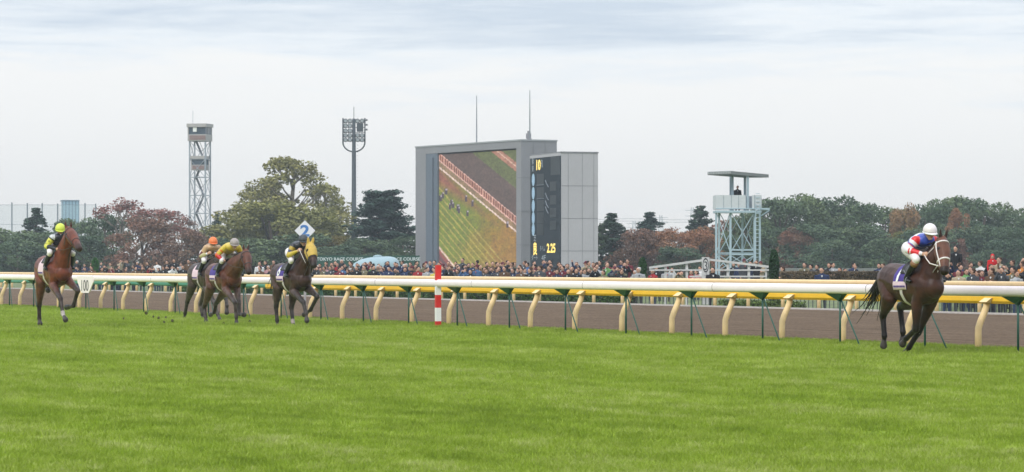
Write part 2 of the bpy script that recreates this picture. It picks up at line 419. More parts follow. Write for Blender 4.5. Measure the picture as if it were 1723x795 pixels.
# second rail: cream swan-neck posts, yellow beam that turns green further up the course
rb = empty('curved_post_rail', rail_xy(t_at(861, UB), UB) + (0,), 0, 'yellow rail on thick cream swan-neck posts directly behind the white rail', 'rail')
RB0 = Vector(rb.location)
tB0, tB1, tBm = t_at(-260, UB), t_at(1990, UB), t_at(436, UB)
prof = [(-.12, -.075), (.10, -.075), (.14, -.03), (.12, .06), (.05, .085), (-.10, .085), (-.145, .05), (-.15, -.03)]
mb = MB(); profile_bar(mb, tBm, tB1, UB + .33, .932, prof); put(mb, rb).build('beam', M_YEL, rb)
mb = MB(); profile_bar(mb, tB0, tBm - .02, UB + .33, .935, [(a * .9, b * .8) for a, b in prof]); put(mb, rb).build('beam', M_PGREEN, rb)['label'] = 'green painted stretch of beam'
tq = t_at(1646, UB); dtB = (tq - t_at(822, UB)) / 9
for i in range(int((tB0 - tq) / dtB), 9):
    t = tq + i * dtB
    if t > tB1: break
    def P(du, z, dt=0): return Vector(rail_xy(t + dt, UB + du) + (z,)) - RB0
    MB().tube([P(0, -.05), P(0, .30), P(.005, .42), P(.05, .54), P(.13, .70), P(.17, .80), P(.18, .87)], .062, 12, up=(DX, DY, 0)).build('post', M_CREAM, rb, True)
    b = MB()
    q = [P(.08, .885, -.11), P(.08, .885, .13), P(.175, .862, .13), P(.175, .862, -.11), P(.15, .96, -.03), P(.15, .96, .20), P(.178, .96, .20), P(.178, .96, -.03)]
    b.add(q, [(0, 1, 2, 3), (4, 7, 6, 5), (0, 4, 5, 1), (1, 5, 6, 2), (2, 6, 7, 3), (3, 7, 4, 0)])
    b.build('bracket', M_CREAM, rb)
# far rail of the dirt course
rc = empty('far_rail', rail_xy(t_at(861, UC), UC) + (0,), 0, 'cream rail on short straight posts along the far edge of the dirt track', 'rail')
RC0 = Vector(rc.location)
tC0, tC1 = t_at(-120, UC), t_at(1850, UC)
mb = MB(); profile_bar(mb, tC0, tC1, UC, .935, superoval(.07, .085, 16)); put(mb, rc).build('beam', M_CREAM, rc, True)
tr_ = t_at(822.6, UC); dtC = (t_at(864, UC) - t_at(781.7, UC)) / 2
for i in range(int((tC0 - tr_) / dtC), 60):
    t = tr_ + i * dtC
    if t > tC1: break
    MB().tube([Vector(rail_xy(t, UC) + (-.05,)) - RC0, Vector(rail_xy(t, UC) + (.87,)) - RC0], .066, 10).build('post', M_CREAM, rc, True)

# the '100' plate hanging on the white rail
sp = empty('distance_plate', rail_xy(t_at(148, UA) + .30, UA - .20) + (0,), math.atan2(DY, DX), 'white tapered plate reading 100 hung on the white rail beside the yellow-capped rider', 'sign')
v = [(-.84, 0, 1.16), (.88, 0, 1.16), (.90, 0, .98), (.42, 0, .62), (-.36, 0, .62), (-.80, 0, .98)]
v = [(x, y + dy, z) for dy in (0, .03) for x, y, z in v]
MB().add(v, [(0, 1, 2, 3, 4, 5), (11, 10, 9, 8, 7, 6)] + [(i, i + 6, (i + 1) % 6 + 6, (i + 1) % 6) for i in range(6)]) if False else None
b = MB(); b.add(v, [(0, 5, 4, 3, 2, 1), (6, 7, 8, 9, 10, 11)] + [(i, (i + 1) % 6, (i + 1) % 6 + 6, i + 6) for i in range(6)]); b.build('plate', M_WHITE, sp)
text_on('100', Matrix.Translation((.03, -.006, .86)) @ Matrix.Rotation(R(90), 4, 'X'), mat('black_lettering', (.03, .03, .035), .6), sp, 1, .0, fit=(.74, .36))

# red and white striped post
D = 8374 / (553 - 443); X, _ = XZ(737, 553, D)
pp = empty('striped_post', (X, D, 0), R(18), 'square red and white striped post standing in the turf in front of the rails', 'post')
M_RED = mat('red_paint', (.62, .02, .015), .45, var=.08); zs = [0, .16, .49, .80, 1.04, 1.53 - .49 + .0, 1.50]
bands = [(0, .175, M_RED), (.175, .50, M_WHITE2), (.50, .81, M_RED), (.81, 1.14, M_WHITE2), (1.14, 1.53, M_RED)]
for z0, z1, m in bands: MB().box((0, 0, (z0 + z1) / 2), (.125, .125, z1 - z0)).build('painted_band', m, pp)

# ------------------------------------------------------------------ big screen building
def frame_mat(o, x, z, n):
    m = Matrix.Identity(4); m.col[0][:3] = x; m.col[1][:3] = z; m.col[2][:3] = n; m.col[3][:3] = o; return m
M_PANEL = mat('grey_cladding', (.24, .237, .25), .55, var=.05, scale=.5)
M_PANEL2 = mat('pale_grey_cladding', (.40, .385, .40), .55, var=.05, scale=.5)
M_BLUEGREY = mat('blue_grey_reveal', (.13, .155, .19), .6, var=.1)
M_JOINTG = mat('panel_joint', (.20, .20, .21), .7)
S0 = Vector((.88, 300, 0)); sd = Vector((-.497, .868, 0)); sn = Vector((.868, .497, 0))   # along the front to the left, and depth
nf = -sn if (-sn).y < 0 else sn        # outward normal of the screen face
big = empty('video_screen_building', S0, 0, 'huge grey framed video screen building showing a race on its screen', 'video screen')
SW, SH, SDp = 21.4, 13.24, 3.94
def SP(a, w, z): return sd * a + sn * w + Vector((0, 0, z))
def prism(mb, a0, a1, w0, w1, z0, z1, mi=0):
    v = [SP(a, w, z) for a in (a0, a1) for w in (w0, w1) for z in (z0, z1)]
    mb.add(v, [(0, 1, 3, 2), (4, 6, 7, 5), (0, 4, 5, 1), (2, 3, 7, 6), (0, 2, 6, 4), (1, 5, 7, 3)], mi)
scr_a0, scr_a1, scr_z1 = .95, 16.8, 12.45
fr = MB()
prism(fr, 0, scr_a0, 0, SDp, 0, SH); prism(fr, 19.2, SW, 0, SDp, 0, SH); prism(fr, scr_a0, 19.2, 0, SDp, scr_z1 + .1, SH)
prism(fr, scr_a0, 19.2, .9, SDp, 0, scr_z1 + .1)
fr.build('housing', M_PANEL, big)
rv = MB(); prism(rv, scr_a1, 19.19, .02, .895, 0, scr_z1 + .09); prism(rv, scr_a1 + .8, 18.4, -.12, .02, 0, scr_z1 - .3)
rv.build('side_reveal', M_BLUEGREY, big)
cp = MB(); prism(cp, -.06, SW + .06, -.06, SDp + .06, SH, SH + .14); cp.build('roof_coping', mat('coping', (.33, .34, .35), .6), big)
jt = MB()
for z in (3.3, 6.5, 9.7):
    prism(jt, -.03, -.002, 0, SDp, z, z + .05)
    prism(jt, 0, scr_a0, -.015, -.002, z, z + .05)
prism(jt, -.03, -.002, 1.3, 1.35, 0, SH); prism(jt, -.03, -.002, 2.6, 2.65, 0, SH)
jt.build('panel_joints', M_JOINTG, big)
# live picture as coloured cells
def screen_picture():
    nx, ny = 110, 156
    gx, gy = np.meshgrid((np.arange(nx) + .5) / nx, (np.arange(ny) + .5) / ny)
    r = np.random.default_rng(3)
    def sm(k):
        a = r.normal(0, 1, (ny + 40, nx + 40)); c = np.ones(k) / k
        a = np.apply_along_axis(lambda m: np.convolve(m, c, 'same'), 0, a); a = np.apply_along_axis(lambda m: np.convolve(m, c, 'same'), 1, a)
        a = a[20:-20, 20:-20]; return a / a.std()
    C = np.zeros((ny, nx, 3)); q = gy - gx * .54              # lines run down to the right
    green = np.array([.125, .155, .02]); brown = np.array([.23, .125, .03]); dirt = np.array([.085, .058, .05])
    warm = np.clip((gx * .9 + gy * .5 - .52) * 1.6 + sm(15) * .10, 0, 1)[..., None]
    C[:] = green * (1 - warm) + brown * warm
    red = np.clip(1.2 - np.abs(q - .17) * 9 - gx * 1.3, 0, 1)[..., None]; C = C * (1 - red) + np.array([.20, .075, .05]) * red
    line = np.abs(((gy - gx * .74) * 17) % 1 - .5) < .13
    k = line & (gy - gx * .74 > .22) & (gy - gx * .6 < .95); C[k] = C[k] * .3 + np.array([.34, .27, .07]) * .7
    up = q < .035; C[up] = dirt
    C[(q < -.23)] = np.array([.09, .10, .04]); k = (q < -.36) & (q > -.43); C[k] = np.array([.28, .13, .09])
    k = (q < .045) & (q > -.01); C[k] = np.array([.16, .06, .04]); k = (q > -.01) & (q < .045) & ((gx * 34 % 1) < .35); C[k] = np.array([.40, .22, .17])
    k = (np.abs(q - .045) < .006) | (np.abs(q + .012) < .004); C[k] = np.array([.50, .30, .25])
    k = np.abs(q - .10) < .008; C[k] = np.array([.55, .42, .36])
    k = (q > .052) & (q < .09); C[k] = np.array([.20, .13, .07])
    k = np.abs(gy - gx * .78 - .745) < .010; C[k] = np.array([.55, .40, .34])
    k = gy - gx * .78 > .76; C[k] = np.array([.20, .06, .05]); k = (gy - gx * .78 > .80) & (gy - gx * .78 < .84); C[k] = np.array([.10, .05, .05])
    k = np.abs(q + .40) < .006; C[k] = np.array([.45, .30, .22])
    for (x, y) in [(.02, .35), (.05, .33), (.09, .30), (.14, .42), (.165, .39), (.18, .41), (.245, .43), (.26, .45), (.35, .36), (.37, .48), (.43, .40), (.87, .575)]:
        k = (np.abs(gx - x) < .016) & (np.abs(gy - y) < .022); C[k] = np.array([.05, .035, .045])
        k = (np.abs(gx - x - .005) < .010) & (np.abs(gy - y + .020) < .007); C[k] = np.array([.30, .25, .28])
    C = np.clip((C - .09) * 1.35 + .10, .008, 1); C *= .92 * (1 + .13 * sm(2)[..., None] + .07 * sm(6)[..., None]); C = np.clip(C, .01, 1)
    V = []; 
    for j in range(ny + 1):
        for i in range(nx + 1):
            a = scr_a1 + (scr_a0 - scr_a1) * i / nx; V.append(SP(a, .22, scr_z1 * (1 - j / ny) - .05))
    Fc = [(j * (nx + 1) + i, (j + 1) * (nx + 1) + i, (j + 1) * (nx + 1) + i + 1, j * (nx + 1) + i + 1) for j in range(ny) for i in range(nx)]
    me = pymesh('screen', V, Fc)
    at = me.color_attributes.new('Col', 'FLOAT_COLOR', 'CORNER')
    c4 = np.concatenate([C.reshape(-1, 3), np.ones((nx * ny, 1))], 1); at.data.foreach_set('color', np.repeat(c4, 4, 0).ravel().astype(np.float32))
    m, nt, N, L, b = new_mat('led_screen'); a = N.new('ShaderNodeAttribute'); a.attribute_name = 'Col'
    b.inputs['Base Color'].default_value = (.03, .03, .03, 1); L.new(a.outputs['Color'], b.inputs['Emission Color']); b.inputs['Emission Strength'].default_value = 1.0
    b.inputs['Roughness'].default_value = .8
    link('screen', me, m, big)
    # solid slab behind the picture, so that the screen has a body
    bk = MB(); prism(bk, scr_a0 + .005, scr_a1 - .005, .24, .89, 0, scr_z1 + .09); bk.build('screen_cabinet', mat('black_cabinet', (.03, .03, .035), .7), big)
screen_picture()
rb_ = MB(); rb_.beam(SP(1.2, 1.5, SH + .1), SP(1.2, 1.5, SH + 1.0), .25).box(SP(1.2, 1.5, SH + .5), (.5, .5, .5)); rb_.build('roof_light', M_PANEL, big)
def mast(px, ytop, D, w, lab):
    X, zt = XZ(px, ytop, D)
    m_ = empty('roof_antenna', (X, D, SH + .14), 0, lab, 'antenna', 'thin aerials on the screen roof')
    MB().tube([(0, 0, 0), (0, 0, (zt - SH) * .5), (0, 0, zt - SH - .14)], [.07, .055, .03], 6).build('rod', mat('aerial_grey', (.22, .24, .26), .5), m_)
    MB().box((0, 0, .06), (.35, .35, .12)).build('base_plate', M_PANEL, m_)
mast(802, 161, 311, 0, 'shorter thin aerial rising from the middle of the screen roof')
mast(891.5, 152, 301.2, 0, 'taller thin aerial at the right end of the screen roof')

# tote board in front of its right end
k = .966; T0 = Vector((4.51 * k, 295 * k, 0)); td = Vector((-.30, .954, 0)).normalized(); tn = Vector((.954, .30, 0)).normalized()
tote = empty('results_board', T0, 0, 'dark results board lit yellow with 10 and 2.25 in a pale grey block', 'scoreboard')
TW, TH, TD = 9.3 * k, CH + 185.5 / F * 295 * k, 3.75 * k
def TP(a, w, z): return td * a + tn * w + Vector((0, 0, z))
def tprism(mb, a0, a1, w0, w1, z0, z1, mi=0):
    v = [TP(a, w, z) for a in (a0, a1) for w in (w0, w1) for z in (z0, z1)]
    mb.add(v, [(0, 1, 3, 2), (4, 6, 7, 5), (0, 4, 5, 1), (2, 3, 7, 6), (0, 2, 6, 4), (1, 5, 7, 3)], mi)
tb = MB(); tprism(tb, 0, TW, .10, TD, 0, TH); tprism(tb, 0, TW, 0, .10, TH - .25, TH); tb.build('housing', M_PANEL2, tote)
jt = MB()
for z in (2.65, 5.6, 8.55): tprism(jt, -.012, -.002, .1, TD, z, z + .05)
for w in (.75, 2.1, 3.2): tprism(jt, -.012, -.002, w, w + .03, 0, TH)
tprism(jt, -.05, TW + .02, .04, TD + .04, TH, TH + .12)
for z in (2.0, 7.1, 10.0): tprism(jt, .5, .7, TD, TD + .18, z, z + .5)
jt.build('panel_joints', M_JOINTG, tote)
bd = MB(); tprism(bd, .03, TW - .15, .0, .099, 0, TH - .25); bd.build('board_face', mat('board_dark', (.030, .038, .046), .85, spec=.1), tote)
def tpos(px, py):      # from the photo's board area to (a, z) on the board
    return ((942.3 - px) / (942.3 - 892.5)) * TW, TH - (py - 258 - (942.3 - px) * .06) / 185.5 * (TH - CH)
def tM(a, z, e=.0): return frame_mat(TP(a, -.03 - e, z), -td, Vector((0, 0, 1)), -tn)
M_LED = emis('amber_led', (1.0, .74, .16), 1.35); M_PALE = mat('pale_lettering', (.42, .46, .50), .6); M_LAV = mat('pale_blue_plate', (.36, .52, .68), .5)
M_SLOT = mat('board_slot', (.022, .028, .034), .5)
a, z = tpos(907.5, 277); text_on('10', tM(a, z), M_LED, tote, 1, .03, 'lit_digits', fit=(1.25, .98))
a, z = tpos(928.2, 419); text_on('2.25', tM(a, z), M_LED, tote, 1, .03, 'lit_digits', fit=(2.5, .86))
a, z = tpos(902, 421); text_on('良', tM(a, z), M_LED, tote, 1, .03, 'lit_character', fit=(1.1, 1.25))
for s, px, py, fx, fy in [('第', 898, 270.5, .55, .6), ('東', 898, 283, .55, .6), ('R', 913.5, 275, .45, .7), ('芝', 901.5, 402.5, .7, .6), ('タイム', 914, 420, 1.5, .5), ('ダート', 901, 436.5, 1.9, .5), ('4F', 916, 436, 1.2, .5)]:
    a, z = tpos(px, py); text_on(s, tM(a, z), M_PALE, tote, 1, .0, 'lettering', fit=(fx, fy))
for py in (302, 325, 347, 368, 388):
    a, z = tpos(898.5, py + .5)
    e = MB(); n = 20
    vv = [TP(a + .42 * math.cos(q), -.02, z + .58 * math.sin(q)) for q in [2 * math.pi * i / n for i in range(n)]]
    ww = [p + tn * .015 for p in vv]; e.add(vv + ww, [tuple(range(n))[::-1]] + [(i, (i + 1) % n, n + (i + 1) % n, n + i) for i in range(n)]); e.build('place_plate', M_LAV, tote)
sl = MB(); py0 = 302
for i, py in enumerate((302, 325, 347, 368, 388)):
    a, z = tpos(910, py); tprism(sl, a - 1.05, a + 1.0, -.018, -.003, z - .52, z + .52)
    if i < 4:
        a, z = tpos(931, py + 12); tprism(sl, a - .9, a + .9, -.018, -.003, z - .42, z + .42)
a, z = tpos(935, 279); tprism(sl, a - 1.3, a + 1.4, -.018, -.003, z - .85, z + .85)
sl.build('dark_slots', M_SLOT, tote)
ln = MB()
for py in (312, 335.5): 
    a, z = tpos(910, py); tprism(ln, a - 1.1, a + 1.1, -.02, -.004, z, z + .05)
for py in (310, 332, 345, 355):
    a, z = tpos(921, py); ln.beam(TP(a - .5, -.02, z - .3), TP(a, -.02, z), .07).beam(TP(a, -.02, z), TP(a + .4, -.02, z + .35), .07)
ln.build('board_lines', mat('board_line', (.20, .22, .25), .6), tote)

# ------------------------------------------------------------------ lattice control tower
M_STEEL = mat('grey_blue_steel', (.30, .33, .37), .5, var=.1); M_CAB = mat('cab_cladding', (.36, .34, .33), .6); M_RUST = mat('dull_red_panel', (.22, .15, .14), .6)
M_GLASS = mat('dark_glazing', (.05, .075, .10), .15, var=.3); M_STAIR = mat('stair_steel', (.12, .13, .15), .6)
def lattice():
    D = 400; s = F / D; X, _ = XZ(336.5, 400, D)
    lt = empty('lattice_tower', (X, D, 0), R(-14), 'tall grey lattice tower with a glazed cabin at the top', 'tower')
    W = 1.05; Wd = .95; zt = CH + (443 - 238) / s
    legs = [(-W, -Wd), (W, -Wd), (W, Wd), (-W, Wd)]
    for x, y in legs: MB().tube([(x, y, -.1), (x, y, zt)], .10, 8).build('leg', M_STEEL, lt)
    br = MB(); n = 7; zz = [1 + (zt - 1) * i / n for i in range(n + 1)]
    for i in range(n + 1):
        for j in range(4):
            a, b = legs[j], legs[(j + 1) % 4]
            br.beam((a[0], a[1], zz[i]), (b[0], b[1], zz[i]), .09)
            if i < n:
                m = (zz[i] + zz[i + 1]) / 2
                if (i + j) % 2: br.beam((a[0], a[1], zz[i]), (b[0], b[1], zz[i + 1]), .07)
                else: br.beam((b[0], b[1], zz[i]), (a[0], a[1], zz[i + 1]), .07)
                br.beam((a[0], a[1], zz[i + 1]), (b[0], b[1], zz[i]), .05)
    br.build('bracing', M_STEEL, lt)
    st = MB()
    for i in range(n):
        s_ = 1 if i % 2 else -1
        st.beam((-.5 * s_, 0, zz[i]), (.5 * s_, 0, zz[i + 1]), .22, .22); st.beam((-.5 * s_, .1, zz[i] + .9), (.5 * s_, .1, zz[i + 1] + .9), .05)
        st.box((.5 * s_, 0, zz[i + 1]), (.6, 1.0, .06))
    st.build('stair', M_STAIR, lt)
    def cab(z0, z1, w, name, fl):
        c = MB(); h = z1 - z0; c.box((0, 0, z0 + h * .19), (w * 2, w * 2, h * .38)); c.box((0, 0, z1 - h * .1), (w * 2.14, w * 2.3, h * .2)); c.box((-w * .94, 0, z0 + h * .59), (w * .12, w * 2, h * .42))
        c.box((w * .97, -w * .3, z0 + h * .59), (w * .05, w * .1, h * .42)); c.box((w * .97, w * .9, z0 + h * .59), (w * .05, w * .1, h * .42))
        k_ = c.build(name, M_CAB, lt)
        g = MB().box((.03, 0, z0 + h * .585), (w * 1.86, w * 1.9, h * .405)); g.build('window', M_GLASS, k_)
        if fl:
            MB().box((-.25, -w - .02, z0 + h * .66), (.5, .03, h * .26)).build('sunlit_pane', mat('bright_pane', (.8, .8, .78), .4), k_)  # sunlit look is put into this pane's pale base colour
        MB().box((.1, -w - .02, z0 + h * .19), (w * 1.75, .05, h * .26)).build('panel', M_RUST, k_)
    cab(zt, CH + 234 / s, 1.22, 'cabin', True)
    cab(CH + (443 - 287) / s, CH + (443 - 263) / s, .90, 'lower_cabin', False)
    MB().tube([(-.95, 0, CH + 234 / s), (-.95, 0, CH + 256 / s)], .03, 5).build('aerial', M_STEEL, lt)
lattice()

# ------------------------------------------------------------------ floodlight mast
def flood():
    D = 350; s = F / D; X, _ = XZ(595.5, 400, D); M_F = mat('dark_grey_steel', (.055, .068, .076), .6)
    m_ = empty('floodlight_mast', (X, D, 0), 0, 'tall dark floodlight mast with a U-shaped lamp frame', 'floodlight')
    z = lambda y: CH + (443 - y) / s
    MB().tube([(0, 0, 0), (0, 0, z(365)), (0, 0, z(364)), (0, 0, z(255)), (0, 0, z(254)), (0, 0, z(200))], [.33, .30, .26, .23, .21, .18], 14).build('pole', M_F, m_, True)
    MB().tube([(0, 0, z(200)), (0, 0, z(180))], .035, 5).build('lightning_rod', M_F, m_)
    r = 1.22; zb = z(240)
    pts = [(-r, 0, z(199)), (-r, 0, zb)] + [(-r * math.cos(a), 0, zb - r * math.sin(a) * .85) for a in [math.pi * i / 16 for i in range(1, 16)]] + [(r, 0, zb), (r, 0, z(199))]
    MB().tube(pts, .085, 8, up=(0, 1, 0)).build('lamp_frame', M_F, m_, True)
    b = MB()
    for y in (207, 215, 223.5, 231, 238): b.beam((-r, 0, z(y)), (r, 0, z(y)), .07)
    for x in (-.62, .62): b.beam((x, 0, z(207)), (x, 0, z(238)), .05)
    b.build('crossbars', M_F, m_)
    M_L = mat('lamp_glass', (.40, .43, .46), .3)
    for ri, y in enumerate((203, 211, 219.5, 227.5, 235)):
        for x in (-.92, -.42, .42, .92):
            if ri in (1, 2) and x > 0: continue
            la = MB().tube([(x, -.02, z(y)), (x, -.30, z(y) - .06)], [.15, .26], 10).build('lamp', M_F, m_, True)
            MB().tube([(x, -.305, z(y) - .061), (x, -.315, z(y) - .063)], .19, 10).build('lens', M_L, la)
    MB().box((.68, -.1, z(215)), (.72, .25, .95)).build('control_box', M_F, m_, bevel=.02)
    for y in (203, 211, 219): MB().tube([(r + .05, 0, z(y)), (r + .28, -.05, z(y) + .05)], [.06, .12], 8).build('lamp', M_F, m_)
    cr = MB()
    for i in range(40): cr.beam((.33, 0, 1.5 + i * .4), (.45, 0, 1.5 + i * .4), .03)
    cr.build('step_irons', M_F, m_)
flood()

# ------------------------------------------------------------------ patrol tower
def patrol():
    D = 200; s = F / D; X, _ = XZ(1240, 400, D); M_T = mat('pale_blue_steel', (.36, .46, .51), .5, var=.07); M_P = mat('pale_panel', (.52, .545, .56), .55, var=.05)
    t = empty('patrol_tower', (X, D, 0), 0, 'pale blue steel patrol tower with a flat slab roof over its platform', 'tower')
    x = lambda p: (p - 1240) / s
    z = lambda y: CH + (443 - y) / s
    fr = [(x(1203.5), -.9), (x(1227), -1.1), (x(1267.5), -1.1), (x(1277), -.7), (x(1212), 1.2), (x(1251.5), 1.2), (x(1272), 1.2)]
    for i, (a, b) in enumerate(fr):
        MB().beam((a, b, -.05), (a, b, z(355)), .13).build('leg', M_T, t)
    br = MB()
    for y in (421, 428.5):
        br.beam((fr[0][0], fr[0][1], z(428.5)), (fr[1][0], fr[1][1], z(428.5)), .09); br.beam((fr[1][0], fr[1][1], z(y)), (fr[2][0], fr[2][1], z(y)), .09)
    for (p, q) in [(0, 1), (1, 2), (4, 5), (5, 6)]:
        A, B = fr[p], fr[q]
        for (y0, y1) in ((357, 426), (430, 455)):
            br.beam((A[0], A[1], z(y1)), (B[0], B[1], z(y0)), .05); br.beam((A[0], A[1], z(y0)), (B[0], B[1], z(y1)), .05)
    for p in ((4, 5), (5, 6)): br.beam((fr[p[0]][0], fr[p[0]][1], z(426)), (fr[p[1]][0], fr[p[1]][1], z(426)), .08)
    br.build('bracing', M_T, t)
    dk = MB(); xl, xr = x(1202), x(1278)
    dk.box(((xl + xr) / 2, 0, z(357)), (xr - xl, 2.9, .14)); dk.beam((xl, -1.45, z(352)), (x(1292), -1.45, z(352)), .07); dk.beam((x(1278), -1.2, z(364)), (x(1292), -1.2, z(355)), .07); dk.box((x(1284), -.4, z(353.5)), (.62, 1.6, .06))
    dk.build('deck', M_T, t)
    pn = MB(); h = z(329.5) - z(352.5); zc = (z(329.5) + z(352.5)) / 2
    pn.box(((xl + x(1252)) / 2, -1.42, zc), (x(1252) - xl, .05, h)).box((xl + .02, 0, zc), (.05, 2.8, h)).box((x(1270), -1.42, zc), (x(1277) - x(1262), .05, h))
    pn.box(((xl + xr) / 2, 1.42, zc), (xr - xl, .05, h)).box((xr, 0, zc), (.05, 2.8, h))
    pn.build('parapet', M_P, t)
    jt = MB()
    for q in (1215, 1228, 1240): jt.box((x(q), -1.452, zc), (.03, .012, h))
    jt.box((x(1267), -1.452, zc), (.05, .012, h)); jt.build('panel_joints', mat('joint_blue', (.25, .30, .33), .6), t)
    for (a, b) in ((x(1231.5), -.5), (x(1255.5), -1.3), (x(1255.5), 1.1), (x(1231.5), 1.1)):
        MB().beam((a, b, z(357)), (a, b, z(294)), .15).build('roof_post', mat('post_blue', (.30, .38, .43), .5), t)
    rf = MB()
    v = [(x(1189.5), -.6, z(290)), (x(1226), -2.0, z(289.5)), (x(1291.5), -.9, z(294.5)), (x(1256), 1.8, z(293))]
    vv = v + [(a, b, c - .20) for a, b, c in v]
    rf.add(vv, [(0, 1, 2, 3), (7, 6, 5, 4), (0, 4, 5, 1), (1, 5, 6, 2), (2, 6, 7, 3), (3, 7, 4, 0)])
    rf.build('roof', mat('roof_grey', (.17, .18, .18), .7), t)
    rr = MB()
    for i in range(14):
        f = (i + .5) / 14; a = Vector(v[0]).lerp(Vector(v[1]), f); rr.beam(a + Vector((0, -.03, .01)), a + Vector((0, -.03, -.17)), .06)
    rr.build('corrugation', mat('corrugated_pale', (.42, .44, .45), .6), t)
    ld = MB()
    for sx in (1268.5, 1275.5): ld.beam((x(sx), -1.5, 0), (x(sx), -1.5, z(345)), .05)
    for i in range(24): ld.beam((x(1268.5), -1.5, .2 + i * .25), (x(1275.5), -1.5, .2 + i * .25), .035)
    ld.build('ladder', M_T, t)
    return t, z(357) + .07, D
PT, PT_Z, PT_D = patrol()

# ------------------------------------------------------------------ furlong marker '3', diamond '2', banner, dome
def marker3():
    D = 130; s = F / D; X, _ = XZ(1187, 400, D); M_WHITE2 = mat('weathered_white', (.52, .51, .50), .6, var=.12, scale=3)
    t = empty('furlong_marker', (X, D, -.33), 0, 'white ramped rail marker with a black 3 on its middle post', 'marker')
    x = lambda p: (p - 1187) / s
    z = lambda y: CH + (443 - y) / s + .33
    for p, y in ((1120, 446.5), (1155.7, 440), (1224.6, 441), (1260, 446)): MB().box((x(p), 0, z(y) / 2), (.10, .08, z(y))).build('post', M_WHITE2, t)
    MB().box((x(1289), 0, z(450) / 2), (.07, .08, z(450))).build('post', M_WHITE2, t)
    b = MB(); b.beam((x(1092), -.08, z(451)), (x(1182), -.08, z(438.3)), .065, .09); b.beam((x(1192), -.08, z(437)), (x(1293), -.08, z(449.2)), .065, .09); b.build('sloping_rail', M_WHITE2, t)
    b = MB(); b.box((x(1193), -.07, z(454.8)), (x(1293) - x(1092), .05, .06)); b.build('middle_rail', M_WHITE2, t)
    b = MB(); b.box((x(1225), -.07, z(465.5)), (x(1290) - x(1160), .05, .06)); b.build('lower_rail', M_WHITE2, t)
    MB().box((0, -.09, (z(433.2) + 0) / 2 + .1), (.31, .12, z(433.2) - .2)).build('number_board', M_WHITE2, t)
    bl = mat('black_lettering', (.03, .03, .035), .6)
    Mx = lambda zz: Matrix.Translation((0, -.155, zz)) @ Matrix.Rotation(R(90), 4, 'X')
    text_on('3', Mx(z(447.5)), bl, t, 1, .0, 'numeral', fit=(.13, .36))
    ring = MB(); n = 24; vv = []
    for r in (1.0, .80):
        vv += [(.125 * r * math.cos(q), -.157, z(446.7) + .30 * r * math.sin(q)) for q in [2 * math.pi * i / n for i in range(n)]]
    ring.add(vv, [(i, (i + 1) % n, n + (i + 1) % n, n + i) for i in range(n)]); ring.build('ring', bl, t)
    text_on('3', Mx(z(461)), mat('grey_lettering', (.35, .35, .36), .6), t, 1, .0, 'numeral', fit=(.12, .16))
marker3()
def diamond():
    D = 108; s = F / D; X, _ = XZ(513, 400, D)
    t = empty('diamond_sign', (X, D, 0), 0, 'white diamond sign with a blue 2 above the gold-hooded horse', 'sign')
    zc = CH + (443 - 388.5) / s; h = 17.4 / s
    b = MB(); v = [(h, 0, zc), (0, 0, zc + h), (-h, 0, zc), (0, 0, zc - h)]; vv = v + [(a, .04, c) for a, _, c in v]
    b.add(vv, [(0, 3, 2, 1), (4, 5, 6, 7)] + [(i, (i + 1) % 4, (i + 1) % 4 + 4, i + 4) for i in range(4)][::1]); b.build('board', mat('sign_white', (.74, .74, .76), .5, var=.03), t)
    text_on('2', Matrix.Translation((0, -.006, zc)) @ Matrix.Rotation(R(90), 4, 'X'), mat('sign_blue', (.07, .20, .48), .5), t, 1, .03, 'numeral', fit=(.32, .40))
    MB().tube([(0, .08, 0), (0, .08, zc + .1)], .045, 8).build('post', mat('sign_white', None), t, True)
    MB().box((0, .035, zc - h - .02), (.16, .05, .16)).build('clamp', mat('clamp_blue', (.35, .5, .6), .5), t)
diamond()
def banner():
    D = 232; s = F / D; X, _ = XZ(622, 400, D)
    t = empty('banner_fence', (X, D, 0), 0, 'dark green banner fence lettered TOKYO RACE COURSE behind the crowd', 'banner')
    x = lambda p: (p - 622) / s
    z = lambda y: CH + (443 - y) / s
    MB().box(((x(520) + x(706)) / 2, 0, (z(430.5)) / 2 + .1), (x(706) - x(520), .06, z(430.5) - .2)).build('banner', mat('banner_green', (.022, .075, .055), .7), t)
    w = mat('banner_white', (.55, .60, .60), .6)
    for px in (572, 668):
        text_on('TOKYO RACE COURSE', Matrix.Translation((x(px + .0), -.04, z(436.2))) @ Matrix.Rotation(R(90), 4, 'X'), w, t, 1, .02, fit=(x(px + 43) - x(px - 43) - .35, .24))
    for i in range(6): MB().tube([(x(520 + i * 37), .08, 0), (x(520 + i * 37), .08, z(430))], .04, 6).build('post', M_GREEN, t)
banner()
